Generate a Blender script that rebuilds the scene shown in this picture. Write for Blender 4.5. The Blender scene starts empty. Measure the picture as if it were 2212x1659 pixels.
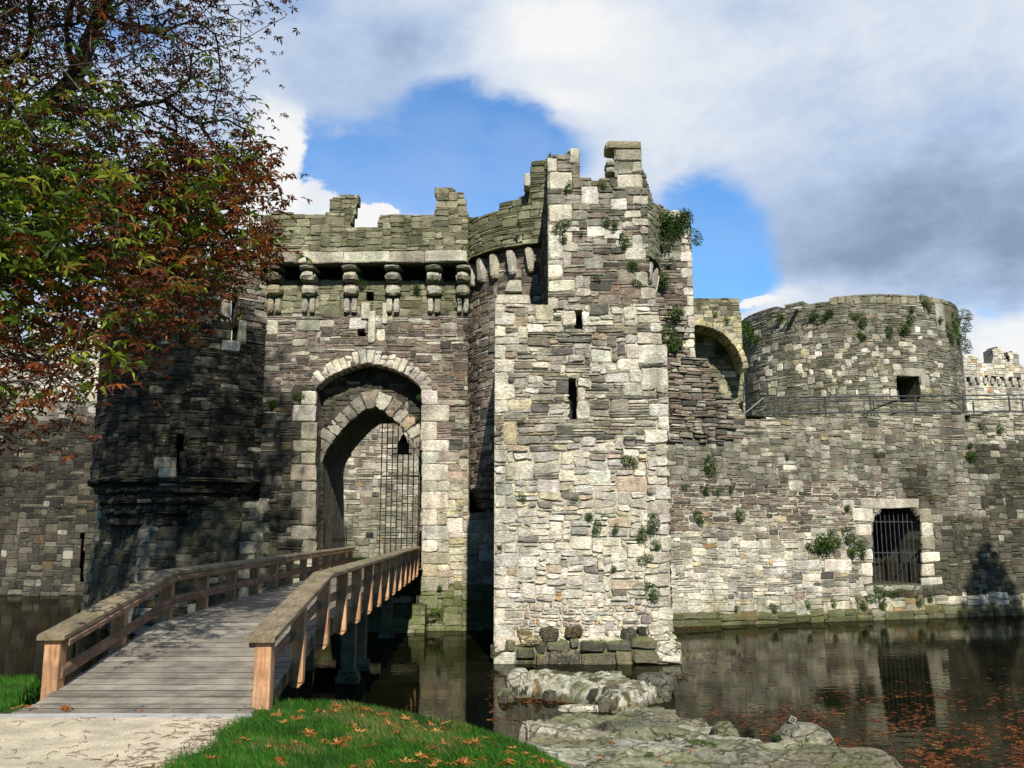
import bpy, math, random
import numpy as np
rng = np.random.default_rng(7); random.seed(7)
R = math.radians
scene = bpy.context.scene
COL = scene.collection
# ------------------------------------------------------------------ camera model (traced positions are set out as rays from the surveyed viewpoint)
F = 1900.0; CX = 1106.0; CY = 829.5; PITCH = R(9.57); CZ = 4.2
def slope(py): return np.tan(PITCH + np.arctan((CY - np.asarray(py, float)) / F))
def at(px, py, Y):
    dx = (px - CX) / F; dy = (CY - py) / F
    wy = math.cos(PITCH) - dy * math.sin(PITCH); wz = math.sin(PITCH) + dy * math.cos(PITCH)
    return (dx / wy * Y, Y, CZ + wz / wy * Y)
def atz(px, py, z):
    dx = (px - CX) / F; dy = (CY - py) / F
    wy = math.cos(PITCH) - dy * math.sin(PITCH); wz = math.sin(PITCH) + dy * math.cos(PITCH)
    Y = (z - CZ) / (wz / wy); return (dx / wy * Y, Y, z)
def proj(x, y, z):
    c, s = math.cos(PITCH), math.sin(PITCH)
    d = y * c + (z - CZ) * s; u = -y * s + (z - CZ) * c
    return CX + F * x / d, CY - F * u / d
# ------------------------------------------------------------------ object helpers
def tag(o, label=None, cat=None, group=None, kind=None):
    if label: o['label'] = label
    if cat: o['category'] = cat
    if group: o['group'] = group
    if kind: o['kind'] = kind
    return o
def empty(name, loc, label=None, cat=None, group=None):
    o = bpy.data.objects.new(name, None); COL.objects.link(o); o.location = loc; o.empty_display_size = .3
    return tag(o, label, cat, group)
def link(name, me, parent=None):
    o = bpy.data.objects.new(name, me); COL.objects.link(o)
    if parent:
        o.parent = parent; o.matrix_parent_inverse = parent.matrix_basis.inverted()
    return o
class Acc:
    """collects vertices, quads and triangles, point colours and material slots"""
    def __init__(s): s.v = []; s.c = []; s.q = []; s.qm = []; s.t = []; s.tm = []; s.n = 0
    def add(s, v, quads=None, col=(.3,.3,.3,0), m=0, tris=None):
        v = np.asarray(v, float).reshape(-1, 3); k = len(v)
        c = np.asarray(col, float)
        if c.shape[-1] == 3: c = np.concatenate([c, np.zeros(c.shape[:-1] + (1,))], -1)
        s.c.append(np.broadcast_to(c, (k, 4)))
        s.v.append(v)
        if quads is not None and len(quads):
            q = np.asarray(quads).reshape(-1, 4) + s.n; s.q.append(q); s.qm.append(np.full(len(q), m))
        if tris is not None and len(tris):
            t = np.asarray(tris).reshape(-1, 3) + s.n; s.t.append(t); s.tm.append(np.full(len(t), m))
        s.n += k
    def build(s, name, mats, parent=None, smooth=False, origin=None):
        v = np.concatenate(s.v); c = np.concatenate(s.c)
        if origin is not None: v = v - np.asarray(origin)
        q = np.concatenate(s.q) if s.q else np.zeros((0, 4), int); t = np.concatenate(s.t) if s.t else np.zeros((0, 3), int)
        mi = np.concatenate(s.qm + s.tm) if (s.qm or s.tm) else np.zeros(0)
        me = bpy.data.meshes.new(name)
        me.vertices.add(len(v)); me.vertices.foreach_set('co', v.ravel())
        lv = np.concatenate([q.ravel(), t.ravel()]).astype(np.int32)
        me.loops.add(len(lv)); me.loops.foreach_set('vertex_index', lv)
        tot = np.concatenate([np.full(len(q), 4), np.full(len(t), 3)]).astype(np.int32)
        st = (np.cumsum(tot) - tot).astype(np.int32)
        me.polygons.add(len(tot)); me.polygons.foreach_set('loop_start', st); me.polygons.foreach_set('loop_total', tot)
        me.polygons.foreach_set('material_index', mi.astype(np.int32))
        me.polygons.foreach_set('use_smooth', np.full(len(tot), smooth))
        a = me.attributes.new('col', 'FLOAT_COLOR', 'POINT'); a.data.foreach_set('color', c.astype(np.float32).ravel())
        for m_ in (mats if isinstance(mats, (list, tuple)) else [mats]): me.materials.append(m_)
        me.update(calc_edges=True); me.validate()
        o = link(name, me, parent)
        if origin is not None and parent is None: o.location = origin
        return o
def hash2(ix, iy, seed=0):
    n = (ix.astype(np.int64) * 374761393 + iy.astype(np.int64) * 668265263 + seed * 974711) & 0x7fffffff
    n = ((n ^ (n >> 13)) * 1274126177) & 0x7fffffff
    return ((n ^ (n >> 16)) & 0xffff) / 65535.0
def vnoise(x, y, seed=0):
    x = np.asarray(x, float); y = np.asarray(y, float)
    ix = np.floor(x); iy = np.floor(y); fx = x - ix; fy = y - iy
    fx = fx * fx * (3 - 2 * fx); fy = fy * fy * (3 - 2 * fy)
    a = hash2(ix, iy, seed); b = hash2(ix + 1, iy, seed); c = hash2(ix, iy + 1, seed); d = hash2(ix + 1, iy + 1, seed)
    return (a + (b - a) * fx) * (1 - fy) + (c + (d - c) * fx) * fy
def fbm(x, y, seed=0, o=4):
    s = 0; a = .5; 
    for i in range(o): s = s + a * vnoise(x * 2**i, y * 2**i, seed + i); a *= .5
    return s / (1 - .5**o)
def inpoly(px, py, poly):
    px = np.asarray(px, float); py = np.asarray(py, float); r = np.zeros(px.shape, bool)
    n = len(poly); j = n - 1
    for i in range(n):
        xi, yi = poly[i]; xj, yj = poly[j]
        if yi != yj:
            r ^= ((yi > py) != (yj > py)) & (px < (xj - xi) * (py - yi) / (yj - yi) + xi)
        j = i
    return r
# ------------------------------------------------------------------ materials
def N(nt, t, **kw):
    n = nt.nodes.new(t)
    for k, v in kw.items():
        if k.startswith('i_'): n.inputs[k[2:].replace('_', ' ')].default_value = v
        else: setattr(n, k, v)
    return n
def base_mat(name, rough=.9, spec=.3):
    m = bpy.data.materials.new(name); m.use_nodes = True; nt = m.node_tree
    b = nt.nodes['Principled BSDF']; b.inputs['Roughness'].default_value = rough; b.inputs['Specular IOR Level'].default_value = spec
    return m, nt, b
def mixc(nt, fac, a, b, mode='MIX'):
    n = nt.nodes.new('ShaderNodeMix'); n.data_type = 'RGBA'; n.blend_type = mode
    for s, v in ((0, fac), (6, a), (7, b)):
        if hasattr(v, 'is_linked') or isinstance(v, bpy.types.NodeSocket): nt.links.new(v, n.inputs[s])
        else: n.inputs[s].default_value = v
    return n.outputs[2]
def mth(nt, op, a, b=None, c=None, clamp=False):
    n = nt.nodes.new('ShaderNodeMath'); n.operation = op; n.use_clamp = clamp
    for i, v in enumerate((a, b, c)):
        if v is None: continue
        if isinstance(v, bpy.types.NodeSocket): nt.links.new(v, n.inputs[i])
        else: n.inputs[i].default_value = v
    return n.outputs[0]
def ramp(nt, v, a, b, lo=0., hi=1.):
    n = nt.nodes.new('ShaderNodeMapRange'); n.interpolation_type = 'SMOOTHSTEP'
    nt.links.new(v, n.inputs[0]); n.inputs[1].default_value = a; n.inputs[2].default_value = b; n.inputs[3].default_value = lo; n.inputs[4].default_value = hi
    return n.outputs[0]
def coords(nt, scale=(1,1,1)):
    g = N(nt, 'ShaderNodeNewGeometry'); mp = N(nt, 'ShaderNodeMapping'); mp.inputs['Scale'].default_value = scale
    nt.links.new(g.outputs['Position'], mp.inputs[0]); return mp.outputs[0]
def noise(nt, vec, scale, detail=4, rough=.6):
    n = N(nt, 'ShaderNodeTexNoise'); nt.links.new(vec, n.inputs['Vector']); n.inputs['Scale'].default_value = scale
    n.inputs['Detail'].default_value = detail; n.inputs['Roughness'].default_value = rough; return n.outputs[0]
def bump(nt, b, h, strength, dist):
    n = N(nt, 'ShaderNodeBump'); n.inputs['Strength'].default_value = strength; n.inputs['Distance'].default_value = dist
    nt.links.new(h, n.inputs['Height']); nt.links.new(n.outputs[0], b.inputs['Normal']); return n
def stone_mat(name, lichen=.5, bumpd=.05, moss=1.0, zs=3.0, crack=0):
    m, nt, b = base_mat(name, .92, .2); L = nt.links
    at_ = N(nt, 'ShaderNodeAttribute', attribute_name='col'); base = at_.outputs['Color']; al = at_.outputs['Alpha']
    P = coords(nt); PS = coords(nt, (1, 1, zs)); PV = coords(nt, (1, 1, .25))
    fine = noise(nt, PS, 9, 6, .7); med = noise(nt, P, 1.7, 5, .65); big = noise(nt, PV, .9, 4, .6)
    f1 = ramp(nt, fine, .3, .72, .52, 1.48); c = mixc(nt, 1.0, base, f1, 'MULTIPLY')
    f2 = ramp(nt, med, .35, .65, .78, 1.18); c = mixc(nt, 1.0, c, f2, 'MULTIPLY')
    f3 = ramp(nt, big, .3, .62, .62, 1.12); c = mixc(nt, 1.0, c, f3, 'MULTIPLY')
    # dark specks / weathered pits
    pit = ramp(nt, noise(nt, PS, 11, 4, .75), .59, .72, 0, .65); c = mixc(nt, pit, c, (.03,.028,.024,1))
    # lichen
    li = mth(nt, 'MULTIPLY', ramp(nt, noise(nt, P, 6, 3, .8), .62, .68), ramp(nt, noise(nt, P, .8, 2), .48, .62))
    c = mixc(nt, mth(nt, 'MULTIPLY', li, lichen), c, (.62,.60,.52,1))
    # warm ochre lichen
    oc = mth(nt, 'MULTIPLY', ramp(nt, noise(nt, P, 3.1, 4, .7), .58, .7), .35); c = mixc(nt, oc, c, (.33,.27,.12,1), 'MIX')
    hc = None
    if crack:
        vo = N(nt, 'ShaderNodeTexVoronoi', feature='DISTANCE_TO_EDGE'); wv = N(nt, 'ShaderNodeVectorMath', operation='ADD'); PN = N(nt, 'ShaderNodeTexNoise'); L.new(P, PN.inputs['Vector']); PN.inputs['Scale'].default_value = 2.5; PN.inputs['Detail'].default_value = 5
        sc_ = N(nt, 'ShaderNodeVectorMath', operation='SCALE'); L.new(PN.outputs['Color'], sc_.inputs[0]); sc_.inputs[3].default_value = .5; L.new(coords(nt, (.7, 1.1, 1.5)), wv.inputs[0]); L.new(sc_.outputs[0], wv.inputs[1]); L.new(wv.outputs[0], vo.inputs['Vector']); vo.inputs['Scale'].default_value = crack
        hc = ramp(nt, vo.outputs[0], .0, .07); c = mixc(nt, mth(nt, 'MULTIPLY', mth(nt, 'SUBTRACT', 1.0, hc), .6), c, (.03,.028,.022,1))
    # moss: by alpha, and on up facing ledges
    g = N(nt, 'ShaderNodeNewGeometry'); sx = N(nt, 'ShaderNodeSeparateXYZ'); L.new(g.outputs['Normal'], sx.inputs[0])
    up = mth(nt, 'MULTIPLY', ramp(nt, sx.outputs[2], .55, .95), .6 * moss)
    mo = mth(nt, 'ADD', up, mth(nt, 'MULTIPLY', al, ramp(nt, noise(nt, P, 2.6, 5, .7), .32, .6)), clamp=True)
    c = mixc(nt, mo, c, (.125,.150,.042,1))
    L.new(c, b.inputs['Base Color'])
    h = mth(nt, 'ADD', mth(nt, 'MULTIPLY', fine, 1.0), mth(nt, 'MULTIPLY', noise(nt, PS, 30, 4, .7), .5))
    if hc is not None: h = mth(nt, 'ADD', h, mth(nt, 'MULTIPLY', hc, .8))
    bump(nt, b, h, .9, bumpd)
    return m
M = {}
M['stone'] = stone_mat('weathered_stone')
M['cobble'] = stone_mat('cobble_rock', .05, .05, .25, 1)
M['slabrock'] = stone_mat('fissured_rock', .5, .09, .3, 1.2, 1.9)
M['rock'] = stone_mat('lichen_rock', .35, .09, .25, 1.3, 2.6)
def mortar_mat():
    m, nt, b = base_mat('lime_mortar', .95, .1)
    at_ = N(nt, 'ShaderNodeAttribute', attribute_name='col'); P = coords(nt)
    c = mixc(nt, 1.0, at_.outputs['Color'], ramp(nt, noise(nt, P, 5, 6, .75), .3, .7, .6, 1.25), 'MULTIPLY')
    c = mixc(nt, ramp(nt, noise(nt, P, 1.1, 4, .7), .52, .72, 0, .55), c, (.045,.04,.034,1))
    c = mixc(nt, mth(nt, 'MULTIPLY', at_.outputs['Alpha'], ramp(nt, noise(nt, P, 2.3, 4, .7), .35, .6)), c, (.07,.09,.025,1))
    nt.links.new(c, b.inputs['Base Color']); bump(nt, b, noise(nt, P, 12, 6, .8), 1, .08); return m
M['mortar'] = mortar_mat()
def wood_mat(name, c1, c2, green=.0, scale=(14,1.2,14), attr=False):
    m, nt, b = base_mat(name, .75, .25); P = coords(nt, scale); PW = coords(nt)
    n = noise(nt, P, 2.2, 6, .7); c = mixc(nt, ramp(nt, n, .3, .7), c1, c2)
    c = mixc(nt, 1.0, c, ramp(nt, noise(nt, PW, 1.9, 4, .7), .3, .7, .6, 1.25), 'MULTIPLY')
    if attr: c = mixc(nt, 1.0, c, N(nt, 'ShaderNodeAttribute', attribute_name='col').outputs['Color'], 'MULTIPLY')
    if green: c = mixc(nt, ramp(nt, noise(nt, PW, 3.5, 5, .75), .5, .68, 0, green), c, (.10,.12,.035,1))
    nt.links.new(c, b.inputs['Base Color']); bump(nt, b, n, .7, .015); return m
M['wood_post'] = wood_mat('red_brown_timber', (.35,.170,.082,1), (.58,.35,.20,1), .15, (12,12,1.0))
M['wood_rail'] = wood_mat('weathered_rail_timber', (.12,.095,.058,1), (.29,.235,.155,1), .55, (16,.8,16))
M['wood_mid'] = wood_mat('brown_rail_timber', (.16,.085,.055,1), (.32,.20,.13,1), .3, (14,.8,14))
M['deck'] = wood_mat('deck_boards', (.20,.18,.15,1), (.28,.255,.21,1), .12, (1.0,6,6), True)
M['beam'] = wood_mat('green_beam_timber', (.12,.10,.06,1), (.25,.21,.13,1), .7, (10,.8,10))
def attr_mat(name, rough=.8, trans=0., var=.4, sc=6):
    m, nt, b = base_mat(name, rough, .3); at_ = N(nt, 'ShaderNodeAttribute', attribute_name='col'); P = coords(nt)
    c = mixc(nt, 1.0, at_.outputs['Color'], ramp(nt, noise(nt, P, sc, 4, .7), .3, .7, 1 - var, 1 + var), 'MULTIPLY')
    nt.links.new(c, b.inputs['Base Color'])
    if trans:
        t = N(nt, 'ShaderNodeBsdfTranslucent'); nt.links.new(c, t.inputs[0]); mx = N(nt, 'ShaderNodeMixShader'); mx.inputs[0].default_value = trans
        nt.links.new(b.outputs[0], mx.inputs[1]); nt.links.new(t.outputs[0], mx.inputs[2])
        nt.links.new(mx.outputs[0], nt.nodes['Material Output'].inputs[0])
    return m
M['leaf'] = attr_mat('leaf', .5, .35, .25)
M['blade'] = attr_mat('grass_blade', .6, .3, .3, 2)
M['bark'] = attr_mat('bark', .9, 0, .5, 9)
M['dead'] = attr_mat('dead_leaf', .7, .15, .3, 20)
def metal(name, c, r=.5):
    m, nt, b = base_mat(name, r, .5); P = coords(nt); b.inputs['Metallic'].default_value = .6
    nt.links.new(mixc(nt, ramp(nt, noise(nt, P, 8, 4), .4, .65), c, tuple(x * .5 for x in c[:3]) + (1,)), b.inputs['Base Color']); return m
M['iron'] = metal('dark_iron', (.035,.035,.035,1)); M['galv'] = metal('galvanised_steel', (.10,.11,.11,1), .5)
def sign_mats():
    m, nt, b = base_mat('sign_face', .5); b.inputs['Base Color'].default_value = (.02,.025,.02,1); M['sign'] = m
    m, nt, b = base_mat('sign_rim', .5); b.inputs['Base Color'].default_value = (.42,.42,.36,1); M['rim'] = m
sign_mats()
def water_mat():
    m, nt, b = base_mat('moat_water', .012, .5); b.inputs['IOR'].default_value = 1.2
    P = coords(nt)
    c = mixc(nt, ramp(nt, noise(nt, P, .25, 3), .4, .65), (.0025,.003,.0015,1), (.008,.008,.004,1))
    nt.links.new(c, b.inputs['Base Color'])
    P2 = coords(nt, (1, 2.2, 1))
    h = mth(nt, 'ADD', noise(nt, P2, 1.6, 3, .5), mth(nt, 'MULTIPLY', noise(nt, P2, .5, 2, .5), 1.2))
    amp = ramp(nt, noise(nt, P, .12, 2), .35, .65, .35, 1.0)
    bn = bump(nt, b, mth(nt, 'MULTIPLY', h, amp), 0.12, .045)
    b.inputs['Specular IOR Level'].default_value = 0; b.inputs['Roughness'].default_value = 1
    gl = N(nt, 'ShaderNodeBsdfGlossy'); gl.inputs['Roughness'].default_value = .01; gl.inputs[0].default_value = (.95, .93, .82, 1); nt.links.new(bn.outputs[0], gl.inputs['Normal'])
    fr = N(nt, 'ShaderNodeFresnel'); fr.inputs[0].default_value = 1.33; nt.links.new(bn.outputs[0], fr.inputs['Normal'])
    mx = N(nt, 'ShaderNodeMixShader'); nt.links.new(mth(nt, 'MULTIPLY', fr.outputs[0], .5), mx.inputs[0]); nt.links.new(b.outputs[0], mx.inputs[1]); nt.links.new(gl.outputs[0], mx.inputs[2]); nt.links.new(mx.outputs[0], nt.nodes['Material Output'].inputs[0]); return m
M['water'] = water_mat()
def ground_mat():
    m, nt, b = base_mat('turf_and_soil', .95, .1); P = coords(nt)
    c = mixc(nt, ramp(nt, noise(nt, P, 3, 6, .7), .3, .7), (.018,.045,.008,1), (.05,.10,.016,1))
    g = N(nt, 'ShaderNodeNewGeometry'); s = N(nt, 'ShaderNodeSeparateXYZ'); nt.links.new(g.outputs['Position'], s.inputs[0])
    c = mixc(nt, ramp(nt, s.outputs[2], .9, 1.3, 1, 0), c, (.03,.025,.015,1))
    nt.links.new(c, b.inputs['Base Color']); bump(nt, b, noise(nt, P, 9, 6, .8), 1, .05); return m
M['ground'] = ground_mat()
def path_mat():
    m, nt, b = base_mat('resin_gravel', .95, .1); P = coords(nt)
    c = mixc(nt, ramp(nt, noise(nt, P, 60, 4, .85), .38, .62), (.38,.33,.235,1), (.70,.63,.48,1))
    c = mixc(nt, 1.0, c, ramp(nt, noise(nt, P, 1.6, 6, .75), .3, .7, .62, 1.1), 'MULTIPLY')
    nt.links.new(c, b.inputs['Base Color']); bump(nt, b, noise(nt, P, 110, 2, .8), .5, .006); return m
M['path'] = path_mat()
def slab_mat():
    m, nt, b = base_mat('concrete_edge', .9, .2); P = coords(nt)
    c = mixc(nt, ramp(nt, noise(nt, P, 5, 6, .8), .35, .65), (.30,.30,.29,1), (.46,.45,.43,1)); nt.links.new(c, b.inputs['Base Color']); bump(nt, b, noise(nt, P, 40, 3), .4, .01); return m
M['slab'] = slab_mat()
# ------------------------------------------------------------------ masonry
# palettes: (r,g,b, weight)
PAL = {
 'shade_stain': [(.045,.042,.036,4),(.07,.065,.054,3),(.028,.027,.025,3),(.12,.115,.09,1.2),(.085,.065,.045,.6),(.24,.23,.20,.22)],  # dark-stained stone, darkened again to stand in for shade
 'gatebig': [(.48,.45,.37,3),(.46,.40,.26,1.6),(.38,.31,.26,1.2),(.30,.27,.23,2),(.52,.50,.44,2)],
 'pale':  [(.64,.60,.50,5),(.56,.54,.48,5),(.44,.43,.39,2.5),(.66,.64,.58,3),(.48,.40,.31,1),(.46,.30,.17,.22),(.27,.25,.23,1.3),(.58,.53,.38,1)],
 'mixed': [(.44,.42,.37,3),(.31,.295,.265,4),(.24,.21,.18,3),(.52,.50,.44,1.4),(.36,.30,.22,.6),(.13,.125,.12,1.8)],
 'brown': [(.225,.185,.16,4),(.29,.255,.225,3.2),(.165,.14,.125,2.8),(.36,.345,.31,2.4),(.28,.20,.145,.35),(.10,.095,.09,1.8),(.50,.48,.43,.7)],
 'grey':  [(.22,.21,.185,4),(.30,.29,.26,3.5),(.15,.145,.13,2.5),(.38,.37,.33,1.0),(.23,.195,.165,1.2)],
 'dark':  [(.075,.07,.06,4),(.105,.098,.082,3),(.045,.043,.039,3),(.17,.16,.135,.9),(.11,.08,.055,.6),(.30,.29,.25,.3)],
 'darkbig':[(.125,.117,.09,3),(.165,.148,.105,2),(.07,.066,.06,2.4),(.24,.23,.20,.9),(.17,.125,.075,.6)],
 'moss':  [(.25,.24,.18,4),(.19,.185,.14,3.2),(.31,.30,.235,2),(.13,.12,.095,2)],
 'quoin': [(.60,.57,.48,3),(.53,.51,.45,3),(.46,.45,.40,1)],
 'quoinw':[(.70,.67,.57,3),(.63,.60,.51,3),(.56,.55,.50,2)],
 'quoind':[(.36,.34,.28,3),(.28,.26,.22,3),(.42,.37,.26,1)],
 'white': [(.72,.70,.62,3),(.64,.62,.56,2)],
 'yellow':[(.50,.45,.30,3),(.46,.42,.33,2),(.38,.35,.26,1)],
}
# styles: palette, span weights (1..5 rows), length range, mortar colour, joint, proud, moss
def S(pal, spans, ln, mortar=(.30,.28,.24), gap=.012, proud=.04, moss=0., tilt=.02, skew=.03):
    return dict(pal=pal, spans=spans, ln=ln, mortar=mortar, gap=gap, proud=proud, moss=moss, tilt=tilt, skew=skew)
def pick(pal, n):
    p = np.array(PAL[pal]); w = p[:, 3] / p[:, 3].sum(); i = rng.choice(len(p), n, p=w)
    c = p[i, :3] * rng.uniform(.78, 1.22, (n, 1)) * rng.uniform(.97, 1.03, (n, 3)) * np.array((1.02, 1.0, .96 if pal in ('pale', 'quoin', 'quoinw', 'white') else .92)); return c
TA = np.array([0, 0.0, .09, .5, .91, 1.0, 1.0]); TW = np.array([-1, .35, .9, 1.0, .9, .35, -1])
ta, tb = np.meshgrid(TA, TA, indexing='ij'); 
twx, twy = np.meshgrid(TW, TW, indexing='ij'); TWm = np.minimum(twx, twy).ravel(); ta = ta.ravel(); tb = tb.ravel()
TQ = []
for i in range(6):
    for j in range(6):
        if (i in (0, 5)) and (j in (0, 5)): pass
        TQ.append((i * 7 + j, (i + 1) * 7 + j, (i + 1) * 7 + j + 1, i * 7 + j + 1))
TQ = np.array(TQ)
class Path:
    def __init__(s, pts):
        s.p = np.array(pts, float); d = np.diff(s.p, axis=0); l = np.hypot(d[:, 0], d[:, 1]); s.s = np.concatenate([[0], np.cumsum(l)]); s.L = s.s[-1]
        n = np.stack([d[:, 1] / l, -d[:, 0] / l], 1); s.n = np.concatenate([[n[0]], (n[:-1] + n[1:]) / 2, [n[-1]]]); s.n /= np.hypot(s.n[:, 0], s.n[:, 1])[:, None]
    def ev(s, u, w, v):
        x = np.interp(u, s.s, s.p[:, 0]); y = np.interp(u, s.s, s.p[:, 1]); nx = np.interp(u, s.s, s.n[:, 0]); ny = np.interp(u, s.s, s.n[:, 1])
        return np.stack([x + nx * w, y + ny * w, np.broadcast_to(v, x.shape)], -1)
def arc(cx, cy, r, a0, a1, n=40): return [(cx + r * math.cos(R(a0 + (a1 - a0) * i / n)), cy + r * math.sin(R(a0 + (a1 - a0) * i / n))) for i in range(n + 1)]
def masonry(name, pts, z0, z1, styles, style=None, keep=None, niche=None, off=None, T=.8, reserved=(), parent=None, du=.06, rh=(.085, .13), wave=.05, edge_l=None, edge_r=None, acc=None, seed=0, nd=1.2, rough=1.0):
    P = Path(pts); off = off or (lambda u, v: 0 * u)
    style = style or (lambda px, py, x, z: np.zeros(px.shape, int))
    rows = [z0]
    while rows[-1] < z1: rows.append(rows[-1] + rng.uniform(*rh))
    rows = np.array(rows); nr = len(rows) - 1; nu = max(2, int(round(P.L / du))); du = P.L / nu
    uc = (np.arange(nu) + .5) * du; vc = (rows[:-1] + rows[1:]) / 2
    U, V = np.meshgrid(uc, vc, indexing='ij')
    X = P.ev(U, off(U, V), V); px, py = proj(X[..., 0], X[..., 1], X[..., 2])
    kp = keep(px, py, X[..., 0], V) if keep else np.ones(U.shape, bool)
    ni = niche(px, py, X[..., 0], V) if niche else np.zeros(U.shape, bool)
    st = style(px, py, X[..., 0], V)
    free = kp & ~ni
    out = []  # u0,u1,v0,v1,r,g,b,moss,gap,proud,tilt,skew
    def emit(i0, i1, j0, j1, sd, col, proud=None):
        out.append((i0 * du, i1 * du, rows[j0], rows[j1], col[0], col[1], col[2], sd['moss'], sd['gap'], proud if proud is not None else sd['proud'], sd['tilt'], sd['skew']))
    for rsv in reserved:
        (x0, y0, x1, y1), pal = rsv[:2]; pr = rsv[2] if len(rsv) > 2 else .05
        ins = (px > x0) & (px < x1) & (py > y0) & (py < y1) & free
        if not ins.any(): continue
        ii, jj = np.where(ins); i0, i1, j0, j1 = ii.min(), ii.max() + 1, jj.min(), jj.max() + 1
        sub = free[i0:i1, j0:j1]
        if sub.mean() < .6: continue
        free[i0:i1, j0:j1] = False; sd = styles[st[(i0 + i1) // 2, (j0 + j1) // 2]]; emit(i0, i1, j0, j1, sd, pick(pal, 1)[0], pr)
    # quoins at free vertical edges of the patch
    for side, q in ((0, edge_l), (1, edge_r)):
        if not q: continue
        j = 0; alt = 0
        while j < nr - 2:
            h = int(rng.integers(3, 6)); h = min(h, nr - j); w = int((q[1] if alt else q[2]) / du * rng.uniform(.85, 1.15)); alt ^= 1
            colmask = free[:, j:j + h].all(1); ii = np.where(colmask)[0]
            if len(ii) > w + 2:
                if side == 0: i0 = ii[0]; i1 = i0 + w
                else: i1 = ii[-1] + 1; i0 = i1 - w
                if free[i0:i1, j:j + h].all():
                    free[i0:i1, j:j + h] = False; emit(i0, i1, j, j + h, styles[st[i0, j]], pick(q[0], 1)[0], .045)
            j += h
    for j in range(nr):
        i = 0
        while i < nu:
            if not free[i, j]: i += 1; continue
            e = i
            while e < nu and free[e, j]: e += 1
            sd = styles[st[i, j]]; w = max(1, int(round(rng.uniform(*sd['ln']) / du)))
            sp = np.array(sd['spans'], float); h = 1 + int(rng.choice(len(sp), p=sp / sp.sum()))
            if h >= 3: w = max(w, int(h * .11 / du * rng.uniform(.9, 2.3)))
            elif h == 1: w = int(w * rng.uniform(1.0, 2.2)) + 1
            if e - i - w < 3: w = e - i if e - i < w * 1.6 else w
            w = max(1, min(w, e - i)); h = min(h, nr - j)
            while h > 1 and not free[i:i + w, j:j + h].all(): h -= 1
            free[i:i + w, j:j + h] = False
            emit(i, i + w, j, j + h, sd, pick(sd['pal'], 1)[0]); i += w
    a = acc or Acc()
    if out:
        o = np.array(out); n = len(o); g = o[:, 8:9] * rng.uniform(.6, 1.5, (n, 1))
        u0 = o[:, 0:1] + g * .5; u1 = o[:, 1:2] - g * .5; v0 = o[:, 2:3] + g * .5; v1 = o[:, 3:4] - g * .5
        A = ta[None]; B = tb[None]; sk = np.minimum(o[:, 11:12], (v1 - v0) * .22)
        k = lambda: rng.uniform(-1, 1, (n, 1)) * sk
        du0, du1, du2, du3, dv0, dv1, dv2, dv3 = [k() for _ in range(8)]
        bil = lambda a0, a1, a2, a3: a0 * (1 - A) * (1 - B) + a1 * A * (1 - B) + a2 * A * B + a3 * (1 - A) * B
        uu = u0 + (u1 - u0) * A + bil(du0, du1, du2, du3); vv = v0 + (v1 - v0) * B + bil(dv0, dv1, dv2, dv3)
        # round corners + wobble
        ca = np.abs(A - .5) * 2; cb = np.abs(B - .5) * 2; rc = (ca * cb) ** 3
        cr = np.minimum(np.minimum((v1 - v0), (u1 - u0)) * .13, .022) * rng.uniform(.3, 1.5, (n, 1))
        uu = uu - np.sign(A - .5) * rc * cr; vv = vv - np.sign(B - .5) * rc * cr
        h = v1 - v0; nz = rng.uniform(-1, 1, (n, len(ta)))
        uu = uu + nz * np.minimum(.02, h * .10); vv = vv + rng.uniform(-1, 1, (n, len(ta))) * np.minimum(.018, h * .10)
        pr = o[:, 9:10] * rng.uniform(.35, 1.35, (n, 1)) * rough; tl = lambda: rng.uniform(-1, 1, (n, 1)) * o[:, 10:11] * rough
        w = np.where(TWm[None] < 0, -.09, pr * TWm[None]) + np.where(TWm[None] < 0, 0, 1) * (bil(tl(), tl(), tl(), tl()) + rng.uniform(-1, 1, (n, len(ta))) * .011 * rough)
        vv2 = vv + (fbm(uu * .35 + seed, vv * .3, 11 + seed, 2) - .5) * wave * 2
        pts3 = P.ev(uu, w + off(uu, vv), vv2)
        c = np.repeat(o[:, 4:8][:, None, :], len(ta), 1)
        q = (TQ[None] + (np.arange(n) * len(ta))[:, None, None]).reshape(-1, 4)
        a.add(pts3, q, c.reshape(-1, 4), 0)
    # core (mortar) with real thickness, reveals and recesses
    f = 2; nuc = nu // f
    kc = kp[:nuc * f].reshape(nuc, f, nr).all(1); nc = ni[:nuc * f].reshape(nuc, f, nr).any(1); sc = st[:nuc * f:f]
    ub = np.arange(nuc + 1) * du * f; ub[-1] = P.L
    D = np.where(kc, np.where(nc, nd, .02), T); 
    def gridpts(w):
        UU, VV = np.meshgrid(ub, rows, indexing='ij'); V2 = VV + (fbm(UU * .35 + seed, VV * .3, 11 + seed, 2) - .5) * wave * 2
        return P.ev(UU, w + off(UU, VV), V2)
    nz = rng.uniform(-.02, .012, (nuc + 1, nr + 1)) * rough
    gf = gridpts(nz - .014)
    idx = lambda i, j: i * (nr + 1) + j
    I, J = np.meshgrid(np.arange(nuc), np.arange(nr), indexing='ij')
    mcol = np.array([s_['mortar'] + (s_['moss'],) for s_ in styles]) * np.array((1.02, 1., .92, 1))
    vcol = mcol[np.pad(sc, ((0, 1), (0, 1)), mode='edge')].reshape(-1, 4)
    sel = kc & ~nc; i, j = I[sel], J[sel]
    a.add(gf, np.stack([idx(i, j), idx(i + 1, j), idx(i + 1, j + 1), idx(i, j + 1)], -1), vcol, 1)
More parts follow.
